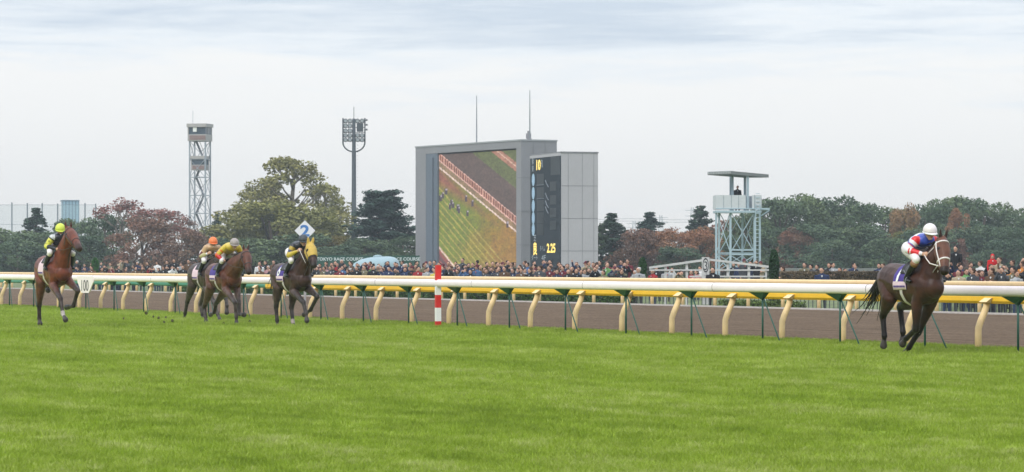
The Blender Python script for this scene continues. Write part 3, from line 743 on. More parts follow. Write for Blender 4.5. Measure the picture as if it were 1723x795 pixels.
def dome():
    D = 205; s = F / D; X, _ = XZ(629, 400, D)
    t = empty('rounded_canopy', (X, D, 0), 0, 'pale blue rounded canopy roof behind the crowd below the pine', 'canopy')
    L_ = 44.5 / s; H = (443 - 433) / s + CH; v = []; f = []; n = 36; m = 14
    for i in range(n + 1):
        q = -1 + 2 * i / n; r = (1 - abs(q) ** (5 if q > 0 else 2.4)) ** (.5 if q > 0 else .8) if abs(q) < 1 else 0
        zb = .95 + .5 * (1 if q < 0 else .6) * abs(q) ** 2 * .5
        for j in range(m + 1):
            a = math.pi * j / m; v.append((q * L_, -math.cos(a) * 1.1 * r, 1.22 + (H - 1.22) * r * math.sin(a) ** .8 + .12 * (q)))
    for i in range(n):
        for j in range(m): f.append((i * (m + 1) + j, (i + 1) * (m + 1) + j, (i + 1) * (m + 1) + j + 1, i * (m + 1) + j + 1))
    mb = MB(); mb.add(v, f); mb.build('canopy', mat('pale_blue_vinyl', (.27, .37, .40), .4, var=.04), t, True)
    MB().ball((.25, 0, H + .03), .13, sc=(2.4, 1, .9)).build('roof_vent', mat('pale_blue_vinyl', None), t, True)
    for sx in (-.8, 0, .8): MB().tube([(sx * L_, .3, 0), (sx * L_, .3, 1.45)], .05, 6).build('pole', M_STEEL, t)
    MB().tube([(L_ * .5, -1.05, H - .42), (L_ * .5, -1.12, H - .42)], .12, 12, up=(0, 0, 1)).build('porthole', mat('dark_glazing', None), t)
dome()

# ------------------------------------------------------------------ trees
M_BARK = mat('bark', (.10, .075, .055), .9, var=.3, scale=4, bump=.5)
M_BARK2 = mat('grey_bark', (.20, .17, .14), .9, var=.25, scale=4)
M_LEAF = mat_attr('foliage', .75, .15, objcol=True, mott=.22, mscale=.9)
def leaf_mesh(name, P, size, Cc, alpha=.6, flat=0.0, rs=1):
    r = np.random.default_rng(rs); n = len(P); P = np.asarray(P, dtype=float)
    nrm = r.normal(0, 1, (n, 3)); nrm[:, 2] = nrm[:, 2] * (1 - flat) + flat * 2.0; nrm /= np.linalg.norm(nrm, axis=1)[:, None]
    a = np.cross(nrm, r.normal(0, 1, (n, 3))); a /= np.linalg.norm(a, axis=1)[:, None]; b = np.cross(nrm, a)
    sz = (size * r.uniform(.55, 1.35, n))[:, None]
    V = np.stack([P - a * sz - b * sz * .2, P + b * sz * -.75 + a * sz * .1, P + a * sz + b * sz * .25, P + b * sz * .8 - a * sz * .1], 1).reshape(-1, 3)
    me = bpy.data.meshes.new(name); me.vertices.add(4 * n); me.vertices.foreach_set('co', V.astype(np.float32).ravel())
    me.loops.add(4 * n); me.loops.foreach_set('vertex_index', np.arange(4 * n, dtype=np.int32))
    me.polygons.add(n); me.polygons.foreach_set('loop_start', np.arange(0, 4 * n, 4, dtype=np.int32)); me.polygons.foreach_set('loop_total', np.full(n, 4, dtype=np.int32))
    me.update(calc_edges=True)
    at = me.color_attributes.new('Col', 'FLOAT_COLOR', 'CORNER')
    c = np.concatenate([np.clip(Cc, .004, 1), np.full((n, 1), alpha)], 1); at.data.foreach_set('color', np.repeat(c, 4, 0).astype(np.float32).ravel())
    me.materials.append(M_LEAF); return me
def tree_proto(kind, seed):
    """a tree about 12 m tall: returns trunk mesh, crown mesh"""
    r = np.random.default_rng(seed); H = 12.0; tr = MB(); P = []; C = []
    def leafblob(c, rad, n, colr, fl=1.0):
        d = r.normal(0, 1, (n, 3)); d /= np.linalg.norm(d, axis=1)[:, None]
        rr = r.uniform(.35, 1.05, n) ** .5
        q = np.array(c) + d * rr[:, None] * np.array(rad)
        P.extend(q); C.extend(np.array(colr)[None, :] * r.uniform(.6, 1.35, (n, 1)))
    g1 = np.array([.07, .105, .045]); g2 = np.array([.15, .175, .065])
    if kind in ('broad', 'autumn', 'olive'):
        wid = 5.2
        tr.tube([(0, 0, 0), (.15, .1, 2.5), (-.1, .1, 5), (.1, -.1, 8.5)], [.38, .30, .24, .10], 8)
        nl = 46
        for i in range(nl):
            th = r.uniform(0, 2 * math.pi); zz = r.uniform(.06, .94)
            prof_ = math.sin(math.pi * min(1, zz * .78 + .22)) ** .55
            rad_ = wid * prof_ * r.uniform(.45, 1.0); c = (rad_ * math.cos(th), rad_ * math.sin(th), zz * (H - 1.2) + .4)
            s_ = r.uniform(.9, 1.7)
            t = r.uniform(0, 1)
            if kind == 'autumn': cc = np.array([.24, .10, .06]) * (1 - t) + np.array([.20, .13, .07]) * t
            elif kind == 'olive': cc = np.array([.15, .145, .045]) * (1 - t) + np.array([.10, .105, .04]) * t
            else: cc = g1 * (1 - t) + g2 * t
            cc = cc * r.uniform(.55, 1.5)
            leafblob(c, (s_ * 1.15, s_ * 1.15, s_ * .8), int(130 * s_ * s_), cc)
            if i % 3 == 0: tr.tube([(0, 0, c[2] * .45 + .5), (c[0] * .55, c[1] * .55, c[2] * .85), c], [.12, .07, .03], 5)
        size = .17
    elif kind == 'thin_autumn':
        size = .11
    elif kind == 'cedar':
        tr.tube([(0, 0, 0), (.1, 0, 4), (0, .1, 8), (.1, 0, 11.6)], [.34, .26, .16, .05], 8)
        for z in np.arange(1.6, 11.6, .62):
            f = 1 - (z / 12.2); L_ = 5.4 * f ** .75 * r.uniform(.65, 1.15) + .5
            for kx in range(r.integers(5, 8)):
                a = r.uniform(0, 2 * math.pi); l = L_ * r.uniform(.55, 1.05)
                tip = (math.cos(a) * l, math.sin(a) * l, z + r.uniform(.1, .8) - l * .04)
                tr.tube([(0, 0, z - .2), (tip[0] * .6, tip[1] * .6, z + .2), tip], [.10, .06, .02], 5)
                for q in np.linspace(.35, 1.0, 5):
                    leafblob((tip[0] * q, tip[1] * q, z + (tip[2] - z) * q + .12), (.85, .85, .34), 60, np.array([.028, .048, .028]) * r.uniform(.8, 1.3))
        leafblob((.1, 0, 11.6), (.45, .45, .6), 80, np.array([.03, .05, .03])); size = .14
    elif kind == 'conifer':
        tr.tube([(0, 0, 0), (0, 0, 6), (.05, 0, 11.8)], [.32, .2, .04], 8)
        for i in range(120):
            zz = r.uniform(.03, 1.0); a = r.uniform(0, 2 * math.pi); rad_ = 3.1 * (1 - zz) ** .85 * r.uniform(.35, 1.2) * (.75 + .25 * math.cos(zz * 31))
            c = (rad_ * math.cos(a), rad_ * math.sin(a), zz * 11.6 + .2); s_ = r.uniform(.35, .95) * (1 - .55 * zz)
            leafblob(c, (s_, s_, s_ * .75), int(150 * s_), np.array([.032, .055, .034]) * r.uniform(.65, 1.45))
            if i % 4 == 0: tr.tube([(0, 0, c[2] - .3), c], [.06, .02], 4)
        size = .14
    if kind == 'sparse':
        tr.tube([(0, 0, 0), (.1, 0, 3), (-.1, .1, 6.5), (.25, 0, 9.3), (.35, 0, 11.2)], [.40, .32, .22, .12, .04], 8)
        env = [(2.2, 3.2), (3.5, 4.8), (5.0, 5.3), (6.5, 4.7), (8.0, 3.6), (9.5, 2.3), (10.8, 1.5), (11.6, .7)]
        for i in range(95):
            zz = r.uniform(2.6, 11.5); er = float(np.interp(zz, [e[0] for e in env], [e[1] for e in env])); th = r.uniform(0, 2 * math.pi)
            er *= 1 + .16 * math.sin(th * 3 + zz * 1.3); rad_ = er * r.uniform(.45, 1.02) ** .6; c = Vector((rad_ * math.cos(th) + .25 * (zz > 8), rad_ * math.sin(th), zz)); s_ = r.uniform(.55, 1.0)
            t = r.uniform(0, 1); cc = (np.array([.26, .25, .10]) * (1 - t) + np.array([.15, .17, .06]) * t) * r.uniform(.7, 1.3)
            leafblob(c, (s_ * 1.15, s_ * 1.15, s_ * .55), int(120 * s_ * s_), cc)
            if i % 2 == 0:
                z0 = max(1.8, zz - rad_ * .75 - .4); a = Vector((.1, 0, z0)); tr.tube([a, a.lerp(c, .5) + Vector((0, 0, -.15)), c], [.11, .07, .025], 5)
    if kind == 'thin_autumn':
        def grow(p, d, l, rad, lev):
            q = p + d * l; mid = p + d * l * .5 + Vector(r.normal(0, .05, 3)) * l
            tr.tube([p, mid, q], [rad, rad * .85, rad * .65], 5 if lev > 1 else 7)
            if lev >= 5:
                n = 46 if kind == 'sparse' else 16; t = r.uniform(0, 1)
                cc = (np.array([.17, .17, .075]) * (1 - t) + np.array([.12, .13, .05]) * t) if kind == 'sparse' else (np.array([.22, .085, .06]) * (1 - t) + np.array([.17, .11, .08]) * t)
                leafblob(q, (.70, .70, .45), n, cc); return
            k = 3 if lev < 3 else int(r.integers(2, 4))
            for j in range(k):
                ax = Vector(r.normal(0, 1, 3)).normalized(); nd = (d + (ax - ax.dot(d) * d).normalized() * r.uniform(.45, .85)).normalized()
                nd = (nd + Vector((0, 0, .12))).normalized()
                grow(q, nd, l * r.uniform(.66, .82), rad * .62, lev + 1)
        grow(Vector((0, 0, 0)), Vector((0, 0, 1)), 3.4, .34, 0)
        size = .13
    if kind == 'sparse': size = .13
    t = pymesh('trunk', tr.v, tr.f); t.materials.append(M_BARK2 if kind in ('sparse', 'thin_autumn') else M_BARK); t.polygons.foreach_set('use_smooth', [True] * len(t.polygons))
    cr = leaf_mesh('crown', P, size, np.array(C), .45 if kind in ('sparse',) else .55, flat=.6 if kind == 'cedar' else 0, rs=seed)
    cr['half'] = float(np.percentile(np.abs(np.array(P)[:, :2]).max(axis=1), 94)); zmax = max(float(np.percentile(np.array(P)[:, 2], 99.7)), 1)
    return t, cr, zmax
PROTO = {k: [tree_proto(k, s) for s in ss] for k, ss in dict(broad=(1, 2, 3), autumn=(4, 5), olive=(6, 7), cedar=(8,), conifer=(9, 10), sparse=(12,), thin_autumn=(13, 14)).items()}
def tree(name, kind, px, ytop, D, wpx, colr, label, cat='tree', group=None, v=0, rz=0):
    t, c, zm = PROTO[kind][v % len(PROTO[kind])]; s = F / D; X, zt = XZ(px, ytop, D); colr = tuple(min(1, q * 1.3) for q in colr)
    half = c['half']
    e = empty(name, (X, D, -.02), rz, label, cat, group); e.scale = (wpx / 2 / s / half,) * 2 + (zt / zm,)
    link('trunk', t, None, e); o = link('crown', c, None, e); o.color = tuple(colr) + (1,); return e
DG = (.050, .085, .055); MG = (.078, .115, .058); OL = (.20, .19, .065); YO = (.20, .17, .055); RD = (.20, .085, .075); OR = (.27, .13, .065); BR = (.15, .095, .075); BG = (.042, .078, .062)
# left end of the tree belt
G = 'trees of the belt behind the course'
L_T = [
 ('broadleaf_tree', 'broad', 8, 386, 345, 130, MG, 'dark green bushy tree at the left edge of the photo beneath the golf net'),
 ('conifer_tree', 'conifer', 61, 351, 352, 80, DG, 'pointed dark conifer in front of the golf net left of the yellow-capped rider'),
 ('broadleaf_tree', 'broad', 62, 392, 338, 120, DG, 'low dark green tree directly behind the yellow-capped rider'),
 ('broadleaf_tree', 'broad', 122, 370, 348, 100, MG, 'green bushy tree right of the yellow-capped rider, below the glass tower'),
 ('broadleaf_tree', 'broad', 176, 362, 335, 100, DG, 'dark green rounded tree in front of the wide red autumn tree'),
 ('autumn_tree', 'thin_autumn', 222, 335, 330, 160, RD, 'wide thin-crowned red autumn tree, tallest of the left belt'),
 ('autumn_tree', 'autumn', 240, 366, 308, 110, BR, 'brown red autumn tree under the tall thin red crown'),
 ('autumn_tree', 'thin_autumn', 297, 366, 365, 80, BR, 'thin purple brown autumn tree left of the lattice tower'),
 ('autumn_tree', 'autumn', 312, 388, 306, 90, (.12, .085, .07), 'dull brown tree at the foot of the lattice tower'),
 ('conifer_tree', 'conifer', 365, 358, 420, 34, DG, 'small distant conifer just right of the lattice tower'),
 ('autumn_tree', 'olive', 395, 372, 335, 130, OL, 'olive brown tree at the left foot of the tall sparse tree'),
 ('sparse_tree', 'sparse', 492, 266, 350, 214, YO, 'tallest pale leafed tree with bare branches showing, behind the diamond sign'),
 ('sparse_tree', 'sparse', 448, 303, 356, 150, YO, 'lower pale leafed tree at the left shoulder of the tallest sparse tree'),
 ('sparse_tree', 'sparse', 545, 312, 357, 110, YO, 'lower pale leafed tree at the right shoulder of the tallest sparse tree'),
 ('broadleaf_tree', 'olive', 492, 352, 350, 110, (.20, .20, .07), 'olive tree directly below the tall sparse crown'),
 ('broadleaf_tree', 'olive', 455, 340, 330, 170, (.20, .195, .06), 'olive green tree filling the lower half of the tall sparse tree'),
 ('broadleaf_tree', 'olive', 528, 352, 334, 120, (.18, .18, .055), 'yellow green tree right of the diamond sign'),
 ('broadleaf_tree', 'broad', 505, 395, 318, 160, DG, 'dark green low tree behind the gold-hooded horse and its rider'),
 ('broadleaf_tree', 'broad', 425, 402, 316, 130, MG, 'dark green low tree behind the grey-capped rider'),
 ('autumn_tree', 'olive', 567, 398, 330, 60, (.22, .17, .05), 'small yellow tree left of the floodlight mast'),
 ('cedar_tree', 'cedar', 644, 322, 330, 122, BG, 'dark layered pine between floodlight mast and big screen'),
 ('broadleaf_tree', 'broad', 612, 402, 322, 110, DG, 'low dark tree at the foot of the layered pine, mast side'),
 ('broadleaf_tree', 'broad', 678, 398, 322, 90, DG, 'low dark tree at the foot of the layered pine, screen side'),
 ('conifer_tree', 'conifer', 1029, 360, 306, 92, DG, 'dark conifer right beside the pale grey results block'),
 ('conifer_tree', 'conifer', 1012, 378, 305, 60, MG, 'dark conifer half hidden by the pale grey results block'),
 ('conifer_tree', 'conifer', 1093, 358, 345, 90, BG, 'dark twin-topped conifer standing alone above the orange trees'),
 ('autumn_tree', 'autumn', 1072, 386, 304, 90, BR, 'pinkish brown autumn tree left of the lone conifer'),
 ('autumn_tree', 'thin_autumn', 1135, 384, 348, 100, OR, 'thin orange autumn tree between the lone conifer and the patrol tower'),
 ('autumn_tree', 'autumn', 1128, 390, 305, 95, OR, 'full orange autumn tree right of the lone conifer'),
 ('autumn_tree', 'autumn', 1176, 384, 306, 85, OR, 'orange autumn tree left of the patrol tower legs'),
 ('conifer_tree', 'conifer', 1179, 349, 352, 100, DG, 'dark conifer rising above the orange trees beside the patrol tower'),
 ('broadleaf_tree', 'broad', 1150, 416, 300, 90, BG, 'low dark tree under the orange autumn trees'),
 ('autumn_tree', 'autumn', 1222, 372, 345, 80, (.17, .085, .06), 'rust coloured tree seen through the patrol tower frame'),
 ('broadleaf_tree', 'broad', 1215, 398, 325, 90, DG, 'low dark tree seen through the left legs of the patrol tower'),
 ('broadleaf_tree', 'broad', 1262, 362, 335, 90, MG, 'green tree behind the ladder of the patrol tower'),
]
R_T = [(1312, 336, 120, DG), (1345, 329, 125, MG), (1402, 333, 120, DG), (1448, 345, 100, DG), (1490, 350, 110, MG), (1556, 345, 100, DG), (1592, 333, 110, MG), (1655, 337, 120, DG), (1702, 352, 100, MG), (1745, 368, 110, DG)]
R_L = ['first tall green tree right of the patrol tower', 'highest dark crown right of the patrol tower', 'tall dark tree right of the highest crown', 'slightly lower dark tree left of the skyline dip', 'green tree at the low dip of the skyline', 'dark green tree just above the white-capped rider', 'tall green crown above the lead horse', 'tall dark green crown at the right, above the crowd', 'sloping green crown near the right edge of the photo', 'dark tree at the right edge of the photo']
for i, ((px, y, w, c), lb) in enumerate(zip(R_T, R_L)): L_T.append(('broadleaf_tree', 'broad', px, y, 345 + (i * 7) % 15, w, c, lb))
L_T += [
 ('autumn_tree', 'autumn', 1522, 347, 336, 62, (.22, .15, .06), 'orange brown tree top left of the white-capped rider'),
 ('autumn_tree', 'autumn', 1614, 352, 334, 44, (.24, .12, .06), 'rusty orange tree high above the lead horse head'),
 ('autumn_tree', 'autumn', 1334, 385, 322, 60, (.14, .08, .06), 'dull red tree low in the green mass right of the patrol tower'),
 ('autumn_tree', 'autumn', 1605, 402, 318, 50, (.15, .08, .07), 'dull red shrub-like tree behind the lead horse head'),
 ('broadleaf_tree', 'broad', 1300, 382, 325, 100, DG, 'lower dark tree behind the clipped cone shrub'),
 ('broadleaf_tree', 'broad', 1375, 378, 322, 120, BG, 'lower dark tree above the man in the dark suit'),
 ('broadleaf_tree', 'broad', 1450, 380, 320, 120, DG, 'lower dark tree above the people behind the brown hedge'),
 ('broadleaf_tree', 'olive', 1527, 385, 322, 60, (.13, .13, .04), 'yellow green tree just left of the white-capped rider'),
 ('broadleaf_tree', 'broad', 1560, 388, 318, 110, BG, 'lower dark tree directly behind the lead horse'),
 ('broadleaf_tree', 'broad', 1640, 380, 322, 120, BG, 'lower dark tree above the red-hooded child'),
 ('broadleaf_tree', 'broad', 1710, 385, 320, 120, DG, 'lower dark tree above the crowd at the right edge'),
 ('broadleaf_tree', 'broad', 1500, 402, 308, 100, DG, 'lowest dark tree behind the hindquarters of the lead horse'),
 ('broadleaf_tree', 'broad', 1400, 404, 308, 90, BG, 'lowest dark tree over the middle of the brown hedge'),
 ('broadleaf_tree', 'broad', 1690, 404, 308, 110, BG, 'lowest dark tree behind the right end of the crowd'),
 ('broadleaf_tree', 'broad', 150, 398, 312, 110, BG, 'lowest dark tree right of the yellow-capped rider, over the crowd'),
 ('broadleaf_tree', 'broad', 30, 405, 312, 100, BG, 'lowest dark tree left of the yellow-capped rider'),
 ('broadleaf_tree', 'broad', 345, 402, 312, 100, BG, 'lowest dark tree behind the orange-capped rider'),
 ('broadleaf_tree', 'broad', 560, 414, 308, 110, BG, 'lowest dark tree above the green lettered banner'),
]
for i, (nm, kd, px, y, D, w, c, lb) in enumerate(L_T):
    tree(nm, kd, px, y, D, w, c, lb, 'tree', G, v=i, rz=(i * 2.39) % 6.28)
# trees beyond the belt closing the gaps down to the horizon
woods = []
rr = np.random.default_rng(77); t_, c_, zm_ = PROTO['broad'][1]
def wood():
    P = []; C = []
    for x in np.arange(-105, 115, 4.2):
        if -28 < x < 6: h = .8
        else: h = rr.uniform(.8, 2.0)
        for k in range(9):
            c = np.array([x + rr.normal(0, 1.5), 420 + rr.normal(0, 3), rr.uniform(.3, h)]); n = 90
            d = rr.normal(0, 1, (n, 3)); d /= np.linalg.norm(d, axis=1)[:, None]
            P.extend(c + d * rr.uniform(.3, 1.5, (n, 1))); C.extend(np.array([.04, .06, .035])[None, :] * rr.uniform(.6, 1.4, (n, 1)))
    me = leaf_mesh('far_undergrowth', P, .3, np.array(C), 0.0); o = link('far_undergrowth', me)
    tag(o, kind='stuff', label='dark undergrowth closing the foot of the tree belt', cat='undergrowth')
wood()

# clipped shrubs and hedges
def leafy_solid(name, fn, n, size, colr, label, cat, loc, stem=True, seed=1):
    r = np.random.default_rng(seed); e = empty(name, loc, 0, label, cat)
    P = np.array([fn(r) for _ in range(n)]); C = np.array(colr)[None, :] * r.uniform(.55, 1.45, (n, 1)) * np.array([1, 1, 1])
    link('foliage', leaf_mesh('foliage', P, size, C, 0), None, e)
    if stem: MB().tube([(0, 0, 0), (0, 0, P[:, 2].max() * .6)], .06, 6).build('stem', M_BARK, e)
    return e
def cone_fn(h, w):
    def fn(r):
        z = r.uniform(0, 1) ** .8; rad = w * min(1, (1.02 - z) * 3.2) ** .45 * (.80 + .2 * z * 0 + .12 * math.sin(z * 9)) * r.uniform(.75, 1.04); a = r.uniform(0, 2 * math.pi)
        return (rad * math.cos(a), rad * math.sin(a), z * h)
    return fn
D = 135; X, zt = XZ(1302.5, 421, D); leafy_solid('cone_shrub', cone_fn(zt + .33, .27), 5200, .035, (.022, .060, .018), 'tall clipped dark green cone shrub at the end of the white marker', 'shrub', (X, D, -.33), seed=2)
D = 165; X, zt = XZ(1081, 434, D); leafy_solid('round_shrub', cone_fn(zt + .1, .27), 3500, .04, (.03, .085, .018), 'small round green shrub behind the crowd left of the white marker', 'shrub', (X, D, -.1), seed=3)
D = 215; X, zt = XZ(160, 434.5, D); leafy_solid('round_shrub', cone_fn(zt, .30), 3000, .05, (.04, .14, .025), 'small bright green shrub rising above the crowd at the left', 'shrub', (X, D, 0), seed=4)
def hedge(name, px0, px1, D, z0, z1, th, colr, label, n, top=None, seed=1, size=.05):
    r = np.random.default_rng(seed); x0 = (px0 - CX) / F * D; x1 = (px1 - CX) / F * D; w = x1 - x0
    P = np.zeros((n, 3)); P[:, 0] = r.uniform(-w / 2, w / 2, n); P[:, 2] = r.uniform(0, z1 - z0, n); P[:, 1] = r.uniform(-th / 2, th / 2, n)
    f = r.uniform(0, 1, n); P[f < .45, 1] = -th / 2 + r.normal(0, .02, (f < .45).sum()); k = f > .7; P[k, 2] = z1 - z0 + r.normal(0, .02, k.sum())
    C = np.array(colr)[None, :] * r.uniform(.5, 1.5, (n, 1))
    e = empty(name, ((x0 + x1) / 2, D, z0), 0, label, 'hedge'); link('foliage', leaf_mesh('foliage', P, size, C, 0), None, e)
    MB().box((0, 0, (z1 - z0) * .47), (w - .1, th - .12, (z1 - z0) * .9)).build('twig_core', mat('hedge_core', (.03, .028, .018), .95), e); return e
hedge('brown_hedge', 1312, 1484, 145, -.33, CH - 16 / 36.5, .7, (.125, .092, .056), 'clipped brown hedge behind the man in the dark suit', 14000, seed=5)
b = MB(); D = 152; x0, _ = XZ(1308, 0, D); x1, _ = XZ(1500, 0, D)
e = empty('low_wall', ((x0 + x1) / 2, D, -.33), 0, 'low pale grey wall behind the people at the brown hedge', 'wall')
MB().box((0, 0, .80), (x1 - x0, .2, 1.6)).build('wall', mat('wall_grey', (.30, .305, .295), .8, var=.15, scale=1.2), e); MB().box((0, 0, 1.625), (x1 - x0 + .04, .28, .05)).build('coping', mat('wall_cap', (.30, .31, .30), .8), e)
# low trimmed hedge between the far rail and the crowd (follows the rail)
def rail_hedge():
    r = np.random.default_rng(9); a0, a1 = t_at(300, 58.2), t_at(1062, 58.2); n = 26000; root = rail_xy((a0 + a1) / 2, 58.2)
    t = r.uniform(a0, a1, n); u = 58.2 + r.uniform(-.35, .35, n); z = -.33 + r.uniform(0, .62, n)
    f = r.uniform(0, 1, n); u[f < .45] = 57.85 + r.normal(0, .03, (f < .45).sum()); k = f > .7; z[k] = .28 + r.normal(0, .03, k.sum())
    P = np.stack([DX * t + NX * u - root[0], DY * t + NY * u - root[1], z], 1)
    C = np.array([.05, .095, .025])[None, :] * r.uniform(.5, 1.5, (n, 1))
    e = empty('green_hedge', root + (0,), 0, 'long low green hedge in front of the crowd, seen under the yellow rail', 'hedge'); link('foliage', leaf_mesh('foliage', P, .055, C, 0), None, e)
    cb = MB(); p0 = Vector(rail_xy(a0 + .2, 58.2) + (-.06,)) - Vector(root + (0,)); p1 = Vector(rail_xy(a1 - .2, 58.2) + (-.06,)) - Vector(root + (0,)); cb.beam(p0, p1, .55, .5).build('twig_core', mat('hedge_core', None), e)
    a0, a1 = t_at(1215, 58.0), t_at(1345, 58.0); n = 5000; root = rail_xy((a0 + a1) / 2, 58.0)
    t = r.uniform(a0, a1, n); u = 58.0 + r.uniform(-.35, .35, n); z = -.33 + r.uniform(0, .5, n)
    P = np.stack([DX * t + NX * u - root[0], DY * t + NY * u - root[1], z], 1); C = np.array([.08, .115, .03])[None, :] * r.uniform(.5, 1.5, (n, 1))
    e = empty('flower_bed', root + (0,), 0, 'short low green planting in front of the cone shrub', 'hedge'); link('foliage', leaf_mesh('foliage', P, .055, C, 0), None, e)
rail_hedge()
def pickets(px0, px1, u, label):
    a0, a1 = t_at(px0, u), t_at(px1, u); root = rail_xy((a0 + a1) / 2, u)
    e = empty('picket_fence', root + (infield_z(u),), math.atan2(DY, DX), label, 'fence'); L_ = a1 - a0
    mb = MB(); n = int(L_ / .30)
    for i in range(n): mb.beam((-L_ / 2 + i * .3, 0, 0), (-L_ / 2 + i * .3, 0, .62), .025)
    mb.build('pickets', mat('fence_grey', (.07, .085, .075), .6), e); MB().beam((-L_ / 2, 0, .60), (L_ / 2, 0, .60), .04).beam((-L_ / 2, 0, .12), (L_ / 2, 0, .12), .03).build('rails', mat('fence_grey', None), e)
pickets(1075, 1300, 59.5, 'thin grey picket fence in front of the white marker')
pickets(1340, 1760, 59.5, 'thin grey picket fence right of the cone shrub and behind the lead horse')

# ------------------------------------------------------------------ far left: golf net, glass tower, power line
def net():
    D = 620; s = F / D; X, _ = XZ(60, 400, D)
    e = empty('golf_net', (X, D, 0), 0, 'tall pale net hung between grey poles beyond the trees at the far left', 'net')
    x = lambda p: (p - 60) / s
    z = lambda y: CH + (443 - y) / s
    for p, y in ((-30, 341), (-5, 341), (20, 341), (46, 342), (71, 342), (97, 343), (143, 342), (161, 343)): MB().tube([(x(p), 0, 0), (x(p), 0, z(y))], .13, 6).build('pole', mat('net_pole', (.16, .19, .21), .6), e)
    m, nt, N, L, b = new_mat('netting'); tc = N.new('ShaderNodeTexCoord'); w = []
    b.inputs['Base Color'].default_value = (.35, .45, .47, 1); tr = N.new('ShaderNodeBsdfTransparent'); mx = N.new('ShaderNodeMixShader'); mx.inputs[0].default_value = .16
    L.new(tr.outputs[0], mx.inputs[1]); L.new(b.outputs[0], mx.inputs[2]); L.new(mx.outputs[0], N['Material Output'].inputs[0])
    MB().box(((x(-30) + x(161)) / 2, 0, z(345) / 2), (x(161) - x(-30), .02, z(345))).build('net', m, e)
    MB().beam((x(-30), 0, z(345)), (x(161), 0, z(345)), .06).beam((x(-30), 0, z(378)), (x(161), 0, z(378)), .06).build('cable', mat('net_pole', None), e)
    D2 = 640; s2 = F / D2; X, _ = XZ(117.5, 400, D2)
    e = empty('glass_tower', (X, D2, 0), R(12), 'pale blue glass block with dark vertical ribs beyond the left trees', 'building'); w = 27 / s2; h = CH + (443 - 339) / s2
    MB().box((0, 0, h / 2), (w, 5, h)).build('wall', mat('pale_blue_glass', (.30, .46, .56), .3, var=.12, scale=.3), e)
    r_ = MB()
    for i in range(6): r_.box((-w / 2 + w * i / 5, -2.55, h / 2), (.16, .1, h)).box((w / 2 + .05, -2.5 + i, h / 2), (.1, .16, h))
    r_.build('ribs', mat('rib_blue', (.12, .19, .25), .5), e); MB().box((0, 0, h + .1), (w + .3, 5.3, .2)).build('roof', mat('rib_blue', None), e)
net()
def power():
    D = 700; s = F / D
    def pylon(px, y, lab, sc=1.0):
        X, zt = XZ(px, y, D); e = empty('power_pylon', (X, D, 0), 0, lab, 'pylon', 'far power pylons'); m = mat('pylon_grey', (.40, .42, .44), .6); b = MB()
        for a in (-1, 1): b.beam((a * 1.1, 0, 0), (a * .25, 0, zt), .16)
        for i in range(6):
            z0 = zt * i / 6; z1 = zt * (i + 1) / 6; w0 = 1.1 - .85 * i / 6; w1 = 1.1 - .85 * (i + 1) / 6; b.beam((-w0, 0, z0), (w1, 0, z1), .08); b.beam((w0, 0, z0), (-w1, 0, z1), .08)
        b.build('frame', m, e)
        c = MB()
        for q in (.86, .95): c.beam((-1.6, 0, zt * q), (1.6, 0, zt * q), .12)
        c.build('crossarm', m, e)
    pylon(1165, 349, 'faint grey pylon above the orange trees left of the patrol tower')
    pylon(1112, 362, 'fainter pylon between the lone conifer and the tallest faint pylon')
    pylon(1067, 372, 'small faint pylon left of the lone conifer')
    e = empty('power_line', (0, D, 0), 0, 'thin power lines low across the sky beyond the trees', 'cable'); b = MB()
    for y in (371.5, 375.5):
        pts = []
        for px in range(560, 1210, 25): X, z = XZ(px, y + 1.2 * math.sin((px - 560) / 90 * math.pi) - (px - 560) * .004, D); pts.append((X, 0, z))
        b.tube(pts, .055, 4)
    b.build('cable', mat('cable_grey', (.25, .26, .28), .6), e)
power()

# ------------------------------------------------------------------ organic bodies: lofted limbs fused into one skin
def loft(mb, pts, rad, n=12, lat=None):
    """closed loft with rounded ends; rad items are r or (lateral, other)"""
    pts = [Vector(p) for p in pts]; rad = [(r, r) if not isinstance(r, (tuple, list)) else r for r in rad]
    t0 = (pts[1] - pts[0]).normalized(); t1 = (pts[-1] - pts[-2]).normalized()
    P = []; Rr = []
    for q in (.98, .75, .4): P.append(pts[0] - t0 * min(rad[0]) * q * .9); Rr.append((rad[0][0] * math.sqrt(1 - q * q), rad[0][1] * math.sqrt(1 - q * q)))
    P += pts; Rr += rad
    for q in (.4, .75, .98): P.append(pts[-1] + t1 * min(rad[-1]) * q * .9); Rr.append((rad[-1][0] * math.sqrt(1 - q * q), rad[-1][1] * math.sqrt(1 - q * q)))
    lat = Vector(lat) if lat is not None else Vector((0, 1, 0)); vs = []; fs = []
    for i, p in enumerate(P):
        if i < 3: t = t0
        elif i >= len(P) - 3: t = t1
        else:
            a = P[i - 1] if i > 3 else P[i]; b = P[i + 1] if i < len(P) - 4 else P[i]; t = (b - a).normalized()
        x = lat - t * lat.dot(t)
        if x.length < .15: x = Vector((1, 0, 0)) - t * t.x
        x.normalize(); y = t.cross(x).normalized()
        for k in range(n):
            a = 2 * math.pi * k / n; vs.append(p + x * math.cos(a) * Rr[i][0] + y * math.sin(a) * Rr[i][1])
    m = len(P)
    for i in range(m - 1):
        for k in range(n): k2 = (k + 1) % n; fs.append((i * n + k, i * n + k2, (i + 1) * n + k2, (i + 1) * n + k))
    fs.append(tuple(range(n - 1, -1, -1))); fs.append(tuple((m - 1) * n + k for k in range(n)))
    mb.add(vs, fs)
